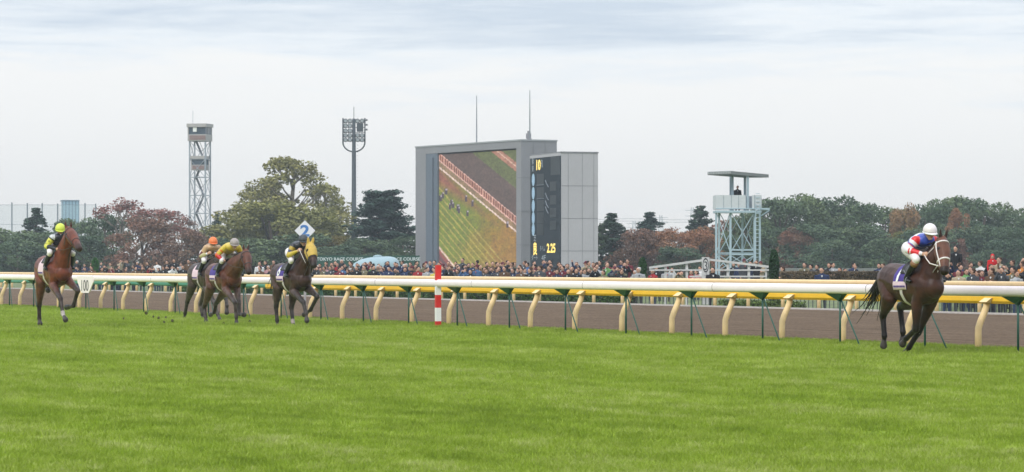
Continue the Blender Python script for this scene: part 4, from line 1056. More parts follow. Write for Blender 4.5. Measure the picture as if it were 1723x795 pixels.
def fuse(chains, voxel, smooth=4, fac=.5):
    """chains: list of (tag, pts, radii[, lat]); returns mesh plus per-vertex chain index and position along it"""
    mb = MB()
    for c in chains: loft(mb, c[1], c[2], 14, c[3] if len(c) > 3 else None)
    me = pymesh('skin', mb.v, mb.f); o = bpy.data.objects.new('skin', me); col.objects.link(o)
    r = o.modifiers.new('r', 'REMESH'); r.mode = 'VOXEL'; r.voxel_size = voxel; r.use_smooth_shade = True
    if smooth: s = o.modifiers.new('s', 'SMOOTH'); s.factor = fac; s.iterations = smooth
    dg = bpy.context.evaluated_depsgraph_get(); out = bpy.data.meshes.new_from_object(o.evaluated_get(dg))
    bpy.data.objects.remove(o); bpy.data.meshes.remove(me)
    n = len(out.vertices); co = np.empty(n * 3, np.float32); out.vertices.foreach_get('co', co); co = co.reshape(-1, 3)
    best = np.full(n, 1e9); idx = np.zeros(n, int); par = np.zeros(n)
    for ci, c in enumerate(chains):
        pts = np.array([tuple(p) for p in c[1]], float); rr_ = np.array([r if not isinstance(r, (tuple, list)) else (r[0] + r[1]) / 2 for r in c[2]])
        for i in range(len(pts) - 1):
            a, b = pts[i], pts[i + 1]; ab = b - a; t = np.clip(((co - a) @ ab) / max(ab @ ab, 1e-9), 0, 1)
            d = np.linalg.norm(co - (a + t[:, None] * ab), axis=1) - (rr_[i] + (rr_[i + 1] - rr_[i]) * t)
            k = d < best; best[k] = d[k]; idx[k] = ci; par[k] = i + t[k]
    return out, co, idx, par
def paint(me, C):
    at = me.color_attributes.new('Col', 'FLOAT_COLOR', 'POINT')
    if C.shape[1] == 3: C = np.concatenate([C, np.zeros((len(C), 1))], 1)
    at.data.foreach_set('color', C.astype(np.float32).ravel())
def tree_of(me): return BVHTree.FromPolygons([v.co for v in me.vertices], [tuple(p.vertices) for p in me.polygons])

M_COAT = mat_attr('horse_coat', .42, .24, mott=.42, mscale=6, bump=.8, bscale=8)
M_HAIR = mat('black_horsehair', (.018, .014, .012), .55, var=.4, scale=30)
M_SKIN = mat_attr('skin_and_undersuit', .6, .3, mott=.04); M_SILK = mat_attr('racing_silks', .38, .45, mott=.05, bump=.25, bscale=22)
M_BREECH = mat('white_breeches', (.72, .66, .66), .5, var=.08, scale=10, bump=.2); M_BOOT = mat('black_boot', (.015, .014, .016), .3)
M_BOOTTOP = mat('brown_boot_top', (.30, .15, .08), .5); M_TACKW = mat('white_tack', (.68, .62, .58), .5, var=.08); M_TACKD = mat('dark_leather', (.03, .02, .016), .5)
M_SADDLE = mat('saddle_leather', (.02, .016, .015), .4); M_HOODG = mat('gold_cloth', (.50, .33, .06), .6, var=.15, scale=12)
M_PURPLE = mat('purple_cloth', (.065, .035, .24), .65, var=.12, scale=12); M_PINKW = mat('pale_pink_cloth', (.70, .52, .56), .65, var=.08); M_GOG = mat('goggle_lens', (.04, .035, .03), .1)

class Rider:
    """frame of one horse: x forward, y its left, z up; local points from photo position and lateral offset"""
    def __init__(s, px, D, ang, lift=0.0, scale=1.0):
        s.a = R(ang); s.D = D; s.X = (px - CX) / F * D; s.sc = scale; s.lift = lift
        s.h = Vector((math.sin(s.a), -math.cos(s.a), 0)); s.l = Vector((math.cos(s.a), math.sin(s.a), 0))
    def __call__(s, px, py, lat):
        lat = lat * s.sc
        # camera ray X=kY, Z=CH-(py-HY)/F*Y ; point = O + h f + l lat
        k = (px - CX) / F; ox = s.X + s.l.x * lat; oy = s.D + s.l.y * lat
        f = (k * oy - ox) / (s.h.x - k * s.h.y); Y = oy + s.h.y * f
        return Vector((f / s.sc, lat / s.sc, (CH - (py - HY) / F * Y - s.lift) / s.sc))
    def root(s, name, label, cat, group=None):
        e = empty(name, (s.X, s.D, s.lift), math.atan2(s.h.y, s.h.x), label, cat, group); e.scale = (s.sc,) * 3; return e

def build_horse(Rf, P, label, coat, points, dirt=0.0, hood=None, shadow_roll=False, white_bridle=False, cloth_num=None, cloth='purple', name='racehorse', sock=None):
    """P: pose dict. joints in local metres"""
    root = Rf.root(name, label, 'horse', 'racehorses galloping on the turf')
    V = Vector; ch = []
    hd = V(P.get('drop', (0, 0, 0)))
    ch.append(('torso', [(.44, 0, 1.17), (.32, 0, 1.17), (.12, 0, 1.215), (-.1, 0, 1.215), (-.35, 0, 1.205), (-.62, 0, 1.235), (-.85, 0, 1.285), (-1.05, 0, 1.305), (-1.24, 0, 1.27), (-1.36, 0, 1.21)],
               [(.19, .20), (.27, .29), (.295, .36), (.29, .37), (.31, .36), (.30, .325), (.295, .295), (.285, .28), (.235, .245), (.14, .17)]))
    ch.append(('withers', [(.22, 0, 1.50), (0, 0, 1.545), (-.25, 0, 1.50)], [.075, .085, .08]))
    poll, muz = V(P['poll']), V(P['muzzle'])
    nb = V((.22, 0, 1.30)); hv = (muz - poll).normalized()
    nk = poll + hv * .10 + V((0, 0, -.05))
    mid = nb.lerp(nk, .5) + V((-.02, 0, .045)); 
    ch.append(('neck', [nb, nb.lerp(mid, .55) + V((0, 0, .02)), mid, mid.lerp(nk, .6), nk], [(.225, .35), (.185, .30), (.145, .24), (.118, .19), (.10, .155)]))
    ch.append(('crest', [(.02, 0, 1.53), V((.02, 0, 1.53)).lerp(poll, .5) + V((0, 0, .06)), poll + V((-.02, 0, 0))], [.07, .06, .055]))
    latv = P.get('facelat', (0, 1, 0))
    L_ = (muz - poll).length
    hs = [(0, .085, .11), (.16, .124, .15), (.34, .134, .165), (.52, .118, .150), (.72, .090, .112), (.88, .084, .095), (.97, .080, .076)]
    ch.append(('head', [poll + hv * L_ * q for q, _, _ in hs], [(a, b) for _, a, b in hs], latv))
    up = V(latv).cross(hv).normalized()
    if up.z < 0: up = -up
    lt = V(latv)
    fw = up  # forehead side
    jaw = poll + hv * L_ * .36 - fw * .05
    ch.append(('jowl', [poll + hv * L_ * .24 - fw * .07, jaw + hv * .05], [(.082, .085), (.07, .07)], latv))
    for s_ in (-1, 1):
        e0 = poll + lt * s_ * .055 + fw * .055 - hv * .01; ear_dir = (V((0, 0, 1)) * .8 + fw * .35 - hv * .25 + lt * s_ * .12).normalized()
        ch.append(('ear', [e0, e0 + ear_dir * .06, e0 + ear_dir * .12, e0 + ear_dir * .165], [(.028, .02), (.034, .02), (.024, .014), (.008, .006)], latv))
        ch.append(('brow', [poll + hv * L_ * .26 + lt * s_ * .094 + fw * .062, poll + hv * L_ * .34 + lt * s_ * .10 + fw * .055], [.032, .028]))
        ch.append(('nostril_rim', [poll + hv * L_ * .90 + lt * s_ * .045 + fw * .03, poll + hv * L_ * .97 + lt * s_ * .042 + fw * .015], [.024, .022]))
    def leg(kind, s_, J):
        if kind == 'front':
            kn, ft, hf = [V(j) for j in J]; el = V(P.get('elbow_' + ('R' if s_ < 0 else 'L'), (.10, s_ * .165, .93)))
            sh = V((.27, s_ * .15, 1.16))
            ch.append(('shoulder', [sh + V((-.12, 0, .22)), sh, el], [(.08, .15), (.108, .16), (.090, .125)]))
            ch.append(('forearm', [el, el.lerp(kn, .3), el.lerp(kn, .7), kn], [(.098, .125), (.086, .104), (.064, .072), (.062, .066)]))
            ch.append(('cannon', [kn, kn.lerp(ft, .2), kn.lerp(ft, .75), ft], [(.064, .068), (.048, .054), (.044, .050), (.054, .058)]))
        else:
            hk, ft, hf = [V(j) for j in J]; hip = V((-1.05, s_ * .13, 1.26)); st = V(P.get('stifle_' + ('R' if s_ < 0 else 'L'), (-.80, s_ * .17, .99)))
            ch.append(('thigh', [hip, hip.lerp(st, .5), st], [(.15, .25), (.145, .22), (.13, .165)]))
            ch.append(('buttock', [V((-1.18, s_ * .12, 1.24)), st.lerp(hk, .35) + V((-.05, 0, .03))], [(.10, .15), (.065, .08)]))
            ch.append(('gaskin', [st, st.lerp(hk, .4), st.lerp(hk, .8), hk], [(.135, .17), (.108, .135), (.068, .086), (.066, .080)]))
            ch.append(('cannon', [hk, hk.lerp(ft, .2), hk.lerp(ft, .75), ft], [(.064, .076), (.050, .060), (.046, .054), (.055, .060)]))
        d = (hf - ft)
        ch.append(('pastern', [ft, ft + d * .5], [(.044, .046), (.038, .040)]))
        ch.append(('hoof', [ft + d * .52, ft + d * .98], [(.048, .052), (.066, .070)]))
    leg('front', -1, P['FR']); leg('front', 1, P['FL']); leg('hind', -1, P['HR']); leg('hind', 1, P['HL'])
    me, co, idx, par = fuse(ch, .0135, 5)
    names = np.array([c[0] for c in ch]); nm = names[idx]
    coat = np.array(coat); points = np.array(points); C = np.tile(coat, (len(co), 1))
    z = co[:, 2]
    def blend(mask, w): C[mask] = C[mask] * (1 - w[mask][:, None]) + points * w[mask][:, None]
    one = np.ones(len(co))
    w = np.clip((par - .6) / 2.0, 0, 1); blend((nm == 'forearm') | (nm == 'gaskin'), w)
    blend(np.isin(nm, ['cannon', 'pastern', 'hoof']), one)
    blend(nm == 'head', np.clip((par - 4.0) / 1.6, 0, .9)); blend(nm == 'nostril_rim', one); blend(nm == 'crest', one * .7); blend(nm == 'ear', one * .5)
    if P.get('face'): k = np.isin(nm, ['head', 'brow', 'jowl']) & (par < 5); C[k] = np.array(P['face'])
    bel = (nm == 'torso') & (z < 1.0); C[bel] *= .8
    if dirt:
        k = np.isin(nm, ['cannon', 'pastern', 'hoof', 'forearm', 'gaskin']); g = np.array([.17, .135, .12]); nz = (np.sin(co[:, 0] * 37) * np.sin(co[:, 2] * 29) * np.sin(co[:, 1] * 31) * .5 + .5) * dirt
        C[k] = C[k] * (1 - nz[k][:, None]) + g * nz[k][:, None]
    if sock:
        for leg_, colr in sock:
            ft = V(P[leg_][1]); hf = V(P[leg_][2]); d = np.minimum(np.linalg.norm(co - np.array(ft), axis=1), np.linalg.norm(co - np.array((ft + hf) / 2), axis=1)); k = (d < .085); C[k] = np.array(colr)
    k = nm == 'hoof'; C[k] = np.array([.05, .04, .035])
    # eyes and nostrils are darker spots in the skin
    for s_ in (-1, 1):
        e0 = poll + hv * L_ * .31 + lt * s_ * .115 + fw * .06; d = np.linalg.norm(co - np.array(e0), axis=1); C[d < .032] = (.006, .005, .005)
        e0 = poll + hv * L_ * .955 + lt * s_ * .045 + fw * .035; d = np.linalg.norm(co - np.array(e0), axis=1); C[d < .022] = (.006, .005, .005)
    paint(me, C); body = link('body', me, M_COAT, root, True)
    bv = tree_of(me)
    for s_ in (-1, 1):
        e0 = poll + hv * L_ * .31 + lt * s_ * .112 + fw * .058; MB().ball(e0, .022, 10, 8).build('eye', mat('eye_dark', (.01, .006, .004), .05), root, True)
    # --- surface helpers
    def hit(c, d, off, far=.9):
        c = V(c); d = V(d).normalized(); r = bv.ray_cast(c + d * far, -d, far * 1.2)
        return (r[0] + d * off) if r[0] is not None else c + d * .1
    def band(c, ax, upv, a0, a1, w, off, n=28, closed=False):
        """ribbon on the body's surface around axis ax through c"""
        c = V(c); ax = V(ax).normalized(); u = (V(upv) - ax * V(upv).dot(ax)).normalized(); s2 = ax.cross(u); v = []; f = []
        N_ = n if closed else n + 1
        for i in range(N_):
            a = a0 + (a1 - a0) * i / n; d = u * math.cos(a) + s2 * math.sin(a)
            for q in (-w / 2, w / 2):
                p = hit(c + ax * q, d, off); v.append(p)
            for q in (w / 2, -w / 2):
                p = hit(c + ax * q, d, off - .010); v.append(p)
        for i in range(N_ - (0 if closed else 1)):
            j = (i + 1) % N_
            for k in range(4): f.append((4 * i + k, 4 * j + k, 4 * j + (k + 1) % 4, 4 * i + (k + 1) % 4))
        return v, f
    # tack
    cl = root
    x0, x1 = -.16 + P.get('sx', 0), -.62 + P.get('sx', 0); nx = 10; na = 34; v = []; f = []
    def spt(x, a, off): return hit((x, 0, 1.24), (0, math.sin(a), math.cos(a)), off)
    A0, A1 = R(-112), R(112)
    for side, off in ((0, .016), (1, .004)):
        for i in range(nx + 1):
            for j in range(na + 1): v.append(spt(x0 + (x1 - x0) * i / nx, A0 + (A1 - A0) * j / na, off))
    w = na + 1; o2 = (nx + 1) * w
    mi = []
    for i in range(nx):
        for j in range(na):
            f.append((i * w + j, i * w + j + 1, (i + 1) * w + j + 1, (i + 1) * w + j)); mi.append(1 if (j < 4 or j >= na - 4) else 0)
            f.append((o2 + i * w + j, o2 + (i + 1) * w + j, o2 + (i + 1) * w + j + 1, o2 + i * w + j + 1)); mi.append(0)
    for j in range(na): f += [(j, o2 + j, o2 + j + 1, j + 1), (nx * w + j, nx * w + j + 1, o2 + nx * w + j + 1, o2 + nx * w + j)]; mi += [0, 0]
    for i in range(nx): f += [(i * w, (i + 1) * w, o2 + (i + 1) * w, o2 + i * w), (i * w + na, o2 + i * w + na, o2 + (i + 1) * w + na, (i + 1) * w + na)]; mi += [0, 0]
    mm = {'purple': M_PURPLE, 'pale': M_PINKW}[cloth]
    sc_ = link('saddle_cloth', pymesh('cloth', v, f, mi), [mm, M_PINKW], root, True)
    if cloth_num:
        tm = text_data(cloth_num, 1, .035 if cloth_num == '1' else .02)
        bmm = bmesh.new(); bmm.from_mesh(tm); bmesh.ops.subdivide_edges(bmm, edges=[e for e in bmm.edges if e.calc_length() > .12], cuts=2, use_grid_fill=False); bmesh.ops.triangulate(bmm, faces=bmm.faces); bmm.to_mesh(tm); bmm.free()
        vs = [q.co.copy() for q in tm.vertices]; xa, xb = min(q.x for q in vs), max(q.x for q in vs); ya, yb = min(q.y for q in vs), max(q.y for q in vs)
        asp = .30 * (xb - xa) / (yb - ya)
        for q in tm.vertices:
            fx = (q.co.x - (xa + xb) / 2) / (xb - xa) * max(asp, .06); fy = (q.co.y - ya) / (yb - ya)
            x = -.44 + P.get('sx', 0) + fx + (fy - .5) * .05; a = -(R(86) - fy * R(52)); q.co = spt(x, a, .026)
        tm.materials.clear(); link('number', tm, M_WHITE2, sc_)
    # printed line on the hem
    hb = MB()
    for i in range(9):
        x = -.19 + P.get('sx', 0) - i * .045; a = -R(104)
        p = [spt(x, a, .020), spt(x - .028, a, .020), spt(x - .028, a + R(6), .020), spt(x, a + R(6), .020)]; hb.add(p + [q + V((0, -.004, 0)) for q in p], [(0, 1, 2, 3), (7, 6, 5, 4), (0, 4, 5, 1), (1, 5, 6, 2), (2, 6, 7, 3), (3, 7, 4, 0)])
    hb.build('hem_print', M_PURPLE, sc_)
    # racing saddle
    sd_ = MB(); v = []; f = []
    for i in range(9):
        x = -.04 + P.get('sx', 0) - i * .045
        for j in range(17):
            a = R(-60) + R(120) * j / 16; v.append(spt(x, a, .030 + (.035 if i in (0, 8) else 0) * math.cos(a) ** 2))
    for i in range(8):
        for j in range(16): f.append((i * 17 + j, i * 17 + j + 1, (i + 1) * 17 + j + 1, (i + 1) * 17 + j))
    so = link('saddle', pymesh('saddle', v, f), M_SADDLE, root, True); q = so.modifiers.new('t', 'SOLIDIFY'); q.thickness = .014; q.offset = -1
    v, f = band((-.20, 0, 1.22), (1, 0, -.10), (0, 0, 1), R(60), R(300), .075, .010, 40); mb = MB(); mb.add(v, f)
    g = mb.build('girth', M_TACKW if white_bridle or dirt else M_TACKW, root, True)
    tk = M_TACKW if white_bridle else M_TACKD
    br = MB()
    for q, w_ in ((.155, .028), (.66, .024)):
        v, f = band(poll + hv * L_ * q, hv, fw, 0, 2 * math.pi, w_, .008, 26, True); br.add(v, f)
    def cheek(s_):
        pts = [hit(poll + hv * L_ * q, lt * s_ + fw * .15, .008) for q in (.06, .2, .35, .5, .66, .82)]; br.tube(pts, .012, 6, up=lt)
    cheek(-1); cheek(1); bo = br.build('bridle', tk, root, True)
    # breast strap down the near shoulder
    if shadow_roll:
        v, f = band(poll + hv * L_ * .62, hv, fw, 0, 2 * math.pi, .06, .03, 26, True); mb = MB(); mb.add(v, f); mb.build('noseband', M_TACKW, root, True)
    if hood:
        # cloth hood: the head's own surface lifted a little
        keep = [p for p in me.polygons if all((nm[i] in ('head', 'jowl', 'ear', 'brow') and np.dot(co[i] - np.array(poll), np.array(hv)) < L_ * .62) or (nm[i] in ('neck', 'crest') and (V(co[i]) - nk).length < .15) for i in p.vertices)]
        eyes = [poll + hv * L_ * .31 + lt * s_ * .115 + fw * .06 for s_ in (-1, 1)]
        keep = [p for p in keep if min((p.center - e).length for e in eyes) > .038]
        mp = {}; v = []; f = []
        for p in keep:
            q = []
            for i in p.vertices:
                if i not in mp: mp[i] = len(v); v.append(me.vertices[i].co + me.vertices[i].normal * .012)
                q.append(mp[i])
            f.append(q)
        ho = link('hood', pymesh('hood', v, f), M_HOODG, root, True); so = ho.modifiers.new('t', 'SOLIDIFY'); so.thickness = .006; so.offset = -1
    # tail and mane as bundles of strands
    r = np.random.default_rng(hash(label) % 1000 if False else len(label)); tl = MB(); T = [V(p) for p in P['tail']]
    for i in range(34):
        o_ = V(r.normal(0, 1, 3)) * .018; sp_ = V(r.normal(0, 1, 3)) * P.get('tailspread', .07); k = r.uniform(.65, 1.08)
        pts = []
        for j in range(9):
            q = j / 8 * k; s3 = q * (len(T) - 1); a = min(int(s3), len(T) - 2); p = T[a].lerp(T[a + 1], s3 - a); pts.append(p + o_ + sp_ * (q ** 1.5) + V((math.sin(q * 7 + i), math.cos(q * 6 + i * 2), 0)) * .012)
        tl.tube(pts, [.020 * (1 - j / 8) + .0035 for j in range(9)], 5)
    tl.build('tail', M_HAIR, root, True)
    mn = MB()
    c0 = V((-.02, 0, 1.60))
    for i in range(46):
        q = i / 45; base = c0.lerp(poll, q) + V((0, 0, .075 * math.sin(math.pi * min(1, q * 1.0)) + .03)); s_ = -1 if r.uniform() < .3 else 1
        base = base + V((0, s_ * .02, -.03)); d = V((-.25 * r.uniform(.2, 1.2), s_ * .55, -.55 + r.uniform(-.3, .5)))
        d.normalize(); l = r.uniform(.08, .14); mn.tube([base, base + d * l * .5 + V((0, 0, .02)), base + d * l], [.014, .011, .003], 5)
    for i in range(10): 
        base = poll + fw * .06 + lt * r.uniform(-.03, .03); mn.tube([base, base + fw * .03 + hv * .05, base + hv * r.uniform(.08, .14) + fw * .015], [.012, .009, .003], 5)
    if not hood: mn.build('mane', M_HAIR, root, True)
    return root, dict(poll=poll, hv=hv, L=L_, lt=lt, fw=fw, bit=poll + hv * L_ * .82)

def build_jockey(Rf, J, label, silk, helmet, bit, boot_top=True, whip=None, scale=1.0, zoff=0.0, rein='dark'):
    root = Rf.root('person', label, 'jockey', 'jockeys riding the racehorses')
    V = Vector; g = dict(hip=(-.26, 0, 1.86), sh=(.24, 0, 2.01), head=(.44, 0, 2.12), kneeR=(.34, -.27, 1.64), kneeL=(.34, .27, 1.64), ankR=(.04, -.31, 1.33), ankL=(.04, .31, 1.33),
                         elR=(.14, -.30, 1.79), elL=(.20, .29, 1.80), haR=(.42, -.12, 1.72), haL=(.46, .12, 1.72), look=(1, -.12, -.18))
    g.update(J); g = {k: V(v) for k, v in g.items()}
    for k in g:
        if k != 'look': g[k].z += zoff
    hip, sh, hd = g['hip'], g['sh'], g['head']; look = g['look'].normalized(); latv = V((0, 1, 0)); rt = (latv - look * look.dot(latv)).normalized(); hu = look.cross(rt).normalized()
    if hu.z < 0: hu = -hu
    skin = np.array([.52, .30, .20]); sp = (sh - hip).normalized()
    ch = []
    ch.append(('torso', [hip, hip.lerp(sh, .5) + V((0, 0, .02)), sh], [(.13, .10), (.13, .10), (.15, .09)]))
    ch.append(('neck', [sh + V((.02, 0, 0)), sh.lerp(hd, .6)], [.06, .052]))
    ch.append(('head', [hd + hu * .06, hd, hd - hu * .06 + look * .02, hd - hu * .095 + look * .035], [(.078, .095), (.076, .095), (.062, .078), (.038, .045)]))
    ch.append(('nose', [hd + look * .085 + hu * .01, hd + look * .115 - hu * .028], [.012, .017])); ch.append(('lips', [hd + look * .092 - hu * .062 - rt * .018, hd + look * .092 - hu * .062 + rt * .018], [.010, .010]))
    ch.append(('chin', [hd + look * .075 - hu * .095, hd + look * .07 - hu * .10], [.024, .022]))
    for s_ in (-1, 1): ch.append(('ear', [hd + rt * s_ * .078 + hu * .015, hd + rt * s_ * .084 - hu * .03], [.016, .012]))
    for s_, e, h in ((-1, g['elR'], g['haR']), (1, g['elL'], g['haL'])):
        s0 = sh + V((0, s_ * .17, -.01)); ch.append(('arm', [s0, s0.lerp(e, .5), e], [.052, .045, .040])); ch.append(('forearm', [e, e.lerp(h, .5), e.lerp(h, .9)], [.042, .036, .025]))
        d = (h - e).normalized(); dn = V((0, 0, -1)); dn = (dn - d * d.dot(dn)).normalized(); sdv = d.cross(dn)
        ch.append(('palm', [h - d * .02, h + d * .05], [(.022, .036), (.024, .040)], sdv))
        for k in range(4):
            b = h + d * .055 + dn * (-.030 + .020 * k); l = (.036, .042, .040, .031)[k]; cu = -sdv * s_
            ch.append(('finger', [b, b + d * l * .7, b + d * l * .8 + cu * l * .8, b + d * l * .1 + cu * l * 1.1], [.0105, .010, .0095, .009]))
        b = h + d * .01 - dn * .036; ch.append(('thumb', [b, b + d * .03 - dn * .012 - sdv * s_ * .01, b + d * .05 - sdv * s_ * .03], [.012, .011, .010]))
    for s_, k_, a_ in ((-1, g['kneeR'], g['ankR']), (1, g['kneeL'], g['ankL'])):
        h0 = hip + V((-.02, s_ * .10, -.02)); ch.append(('thigh', [h0, h0.lerp(k_, .5), k_], [(.085, .095), (.075, .08), (.055, .058)])); ch.append(('calf', [k_, k_.lerp(a_, .4), a_], [.052, .050, .034]))
    me, co, idx, par = fuse(ch, .0085, 3); nm = np.array([c[0] for c in ch])[idx]; C = np.tile(skin, (len(co), 1))
    C[nm == 'lips'] = (.40, .15, .12); C[np.isin(nm, ['torso', 'arm', 'thigh', 'calf'])] = (.6, .58, .58)
    paint(me, C); link('body', me, M_SKIN, root, True)
    # jacket
    ch = [('torso', [hip + V((.03, 0, .0)), hip.lerp(sh, .35) + V((0, 0, .03)), hip.lerp(sh, .75) + V((0, 0, .025)), sh + V((.02, 0, -.01))], [(.155, .115), (.170, .135), (.19, .13), (.17, .105)]),
          ('collar', [sh + V((.02, 0, .01)), sh.lerp(hd, .4)], [.085, .075])]
    for s_, e, h in ((-1, g['elR'], g['haR']), (1, g['elL'], g['haL'])):
        s0 = sh + V((-.02, s_ * .17, -.01)); ch.append(('sleeve' + ('R' if s_ < 0 else 'L'), [s0, s0.lerp(e, .33), s0.lerp(e, .66), e], [.082, .080, .070, .062])); ch.append(('cuff' + ('R' if s_ < 0 else 'L'), [e, e.lerp(h, .35), e.lerp(h, .7), e.lerp(h, .86)], [.062, .056, .046, .036]))
    me, co, idx, par = fuse(ch, .012, 3); nm = np.array([c[0] for c in ch])[idx]
    C = np.array([silk(n_, p_, q_) for n_, p_, q_ in zip(nm, par, co)]); paint(me, C); link('jacket', me, M_SILK, root, True)
    ch = []
    for s_, k_ in ((-1, g['kneeR']), (1, g['kneeL'])):
        h0 = hip + V((-.03, s_ * .085, -.02)); ch.append(('b', [h0, h0.lerp(k_, .35), h0.lerp(k_, .7), k_], [(.115, .125), (.100, .11), (.082, .085), (.066, .068)]))
        a_ = g['ankR'] if s_ < 0 else g['ankL']; ch.append(('c', [k_, k_.lerp(a_, .22)], [.066, .058]))
    ch.append(('seat', [hip + V((-.05, -.05, -.02)), hip + V((-.05, .05, -.02))], [.125, .125], (1, 0, 0)))
    ch.append(('waist', [hip + V((-.03, 0, 0)), hip.lerp(sh, .28)], [(.15, .11), (.145, .11)]))
    me, co, idx, par = fuse(ch, .012, 3); link('breeches', me, M_BREECH, root, True)
    for s_, k_, a_ in ((-1, g['kneeR'], g['ankR']), (1, g['kneeL'], g['ankL'])):
        toe = a_ + V((.17, s_ * .02, -.055)); heel = a_ + V((-.045, 0, -.045))
        me, *_ = fuse([('s', [k_.lerp(a_, .18), k_.lerp(a_, .5), a_], [.064, .062, .047]), ('f', [heel, a_ + V((.05, 0, -.05)), toe], [(.036, .04), (.042, .042), (.036, .026)])], .011, 2)
        bo = link('boot', me, M_BOOT, root, True)
        if boot_top: MB().tube([k_.lerp(a_, .10), k_.lerp(a_, .30)], [.072, .069], 16).build('boot_top', M_BOOTTOP, bo, True)
        st = MB(); f0 = a_ + V((.06, 0, -.085)); n = 16; pr = []
        for i in range(n + 1): q = math.pi * i / n; pr.append(f0 + V((0, math.cos(q) * .055, math.sin(q) * .10)))
        st.tube(pr, .007, 5, up=(1, 0, 0)); st.tube([pr[0], pr[-1]], .011, 6); st.tube([f0 + V((0, 0, .10)), f0.lerp(V((-.12, s_ * .26, 1.48)), .6), V((-.12, s_ * .28, 1.46))], .008, 5)
        st.build('stirrup', mat('stirrup_metal', (.25, .25, .26), .3, .6), root)
    # helmet
    hm = bmesh.new(); bmesh.ops.create_uvsphere(hm, u_segments=28, v_segments=18, radius=1)
    for v in list(hm.verts):
        if v.co.z < -.22: hm.verts.remove(v)
    for v in hm.verts:
        x, y, z = v.co.x * .138, v.co.y * .118, v.co.z * .128
        v.co = hd + hu * (.030 + z) + look * (x - .006) + rt * y
    me = bpy.data.meshes.new('helmet'); hm.to_mesh(me); hm.free(); ho = link('helmet', me, helmet[0], root, True); so = ho.modifiers.new('t', 'SOLIDIFY'); so.thickness = .008
    pk = MB(); n = 14; v = []; f = []
    for q in (0, 1):
        for i in range(n + 1):
            a = R(-62) + R(124) * i / n; rr_ = 1 + .32 * math.cos(a * 1.4) ** 1 if q else 1.0
            v.append(hd + hu * (.004 - q * .022) + look * (math.cos(a) * .134 * rr_) + rt * math.sin(a) * .116 * (1.0 + .05 * q))
    for i in range(n): f.append((i, i + 1, n + 2 + i, n + 1 + i))
    pk.add(v, f); po = pk.build('peak', helmet[1], ho, True); so = po.modifiers.new('t', 'SOLIDIFY'); so.thickness = .007
    bt = MB(); n = 22; bt.tube([hd + hu * .0 + look * (math.cos(2 * math.pi * i / n) * .139 - .006) + rt * math.sin(2 * math.pi * i / n) * .119 for i in range(n + 1)], .008, 6, up=hu, cap=False); bt.build('helmet_band', helmet[1], ho, True)
    gg = MB(); pts = [hd + look * (math.cos(a) * .112) + rt * math.sin(a) * .092 + hu * -.012 for a in [R(-55) + R(110) * i / 8 for i in range(9)]]
    gg.tube(pts, .021, 8, sy=1.0, up=hu); gg.build('goggles', M_GOG, root, True)
    # reins held in the hands
    rn = MB()
    for h, s_ in ((g['haR'], -1), (g['haL'], 1)):
        b = V(bit) + V((0, s_ * .055, 0)); m_ = h.lerp(b, .5) + V((0, s_ * .05, -.05)); rn.tube([h, h.lerp(m_, .5) + V((0, 0, -.01)), m_, m_.lerp(b, .5), b], .011 if rein == 'white' else .008, 5)
    rn.build('reins', M_TACKW if rein == 'white' else M_TACKD, root, True)
    if whip:
        a, b, m = whip; MB().tube([V(a), V(a).lerp(V(b), .25), V(b)], [.011, .008, .004], 6).build('whip', m, root, True)
    return root

# ------------------------------------------------------------------ silks patterns
W_ = (.72, .68, .70); B_ = (.035, .07, .40); R_ = (.62, .015, .02); Y_ = (.62, .50, .03); BK = (.014, .014, .02); CRM = (.52, .33, .18); MAR = (.13, .02, .03)
def silk_lead(n, p, c):
    if n.startswith('sleeve'): return R_ if p < .55 else (W_ if p < 1.35 else (B_ if p < 1.6 else (R_ if p < 1.8 else W_))) 
    if n.startswith('cuff'): return (W_ if p < .35 else (R_ if p < .6 else (W_ if p < .8 else (R_ if p < 2.2 else W_))))
    if n == 'collar': return B_
    return B_ if p > 2.25 else (W_ if p > 1.85 else (B_ if p > 1.55 else (W_ if p > 1.1 else (B_ if p > .85 else W_))))
def silk_left(n, p, c):
    YL = (.66, .62, .10)
    dots = (math.sin(c[0] * 60) * math.sin(c[2] * 60) > .72)
    if n.startswith('sleeve'): return (.55, .55, .55) if p < .25 else (BK if p < .6 else (BK if dots else YL))
    if n.startswith('cuff'): return YL if p < .5 else BK
    if n == 'collar': return (.45, .50, .50)
    return BK if p > .8 else YL
def silk_gold(n, p, c):
    YG = (.42, .29, .035)
    if n.startswith('sleeve'): return BK if p < .5 else (YG if (p < 1.5 or p > 2.2) else (.02, .03, .08))
    if n.startswith('cuff'): return (.52, .38, .05)
    return BK if p > .15 else YG
def silk_cream(n, p, c):
    if n.startswith('sleeve'): return CRM if p < 1.6 else MAR
    if n.startswith('cuff'): return (.45, .40, .20) if p < 2.6 else W_
    return MAR if p < .5 else (CRM if (int((c[2] - .33 * c[0]) * 18) % 3) else (.36, .20, .09))
def silk_yr(n, p, c):
    YY = (.58, .42, .04); chk = (math.sin(c[0] * 45) * math.sin(c[2] * 50 + c[1] * 40) > .45)
    if n.startswith('sleeve'): return YY if p < 1.2 else ((.60, .10, .02) if chk or p > 2.6 else YY)
    if n.startswith('cuff'): return (.60, .13, .03) if p < .4 else (.52, .01, .015)
    return YY if p > 1.0 else (.40, .20, .03)

# ------------------------------------------------------------------ the five runners
def show(nm, P):
    return
    for k in ('FR', 'FL', 'HR', 'HL'): print(nm, k, [tuple(round(c, 2) for c in p) for p in P[k]])
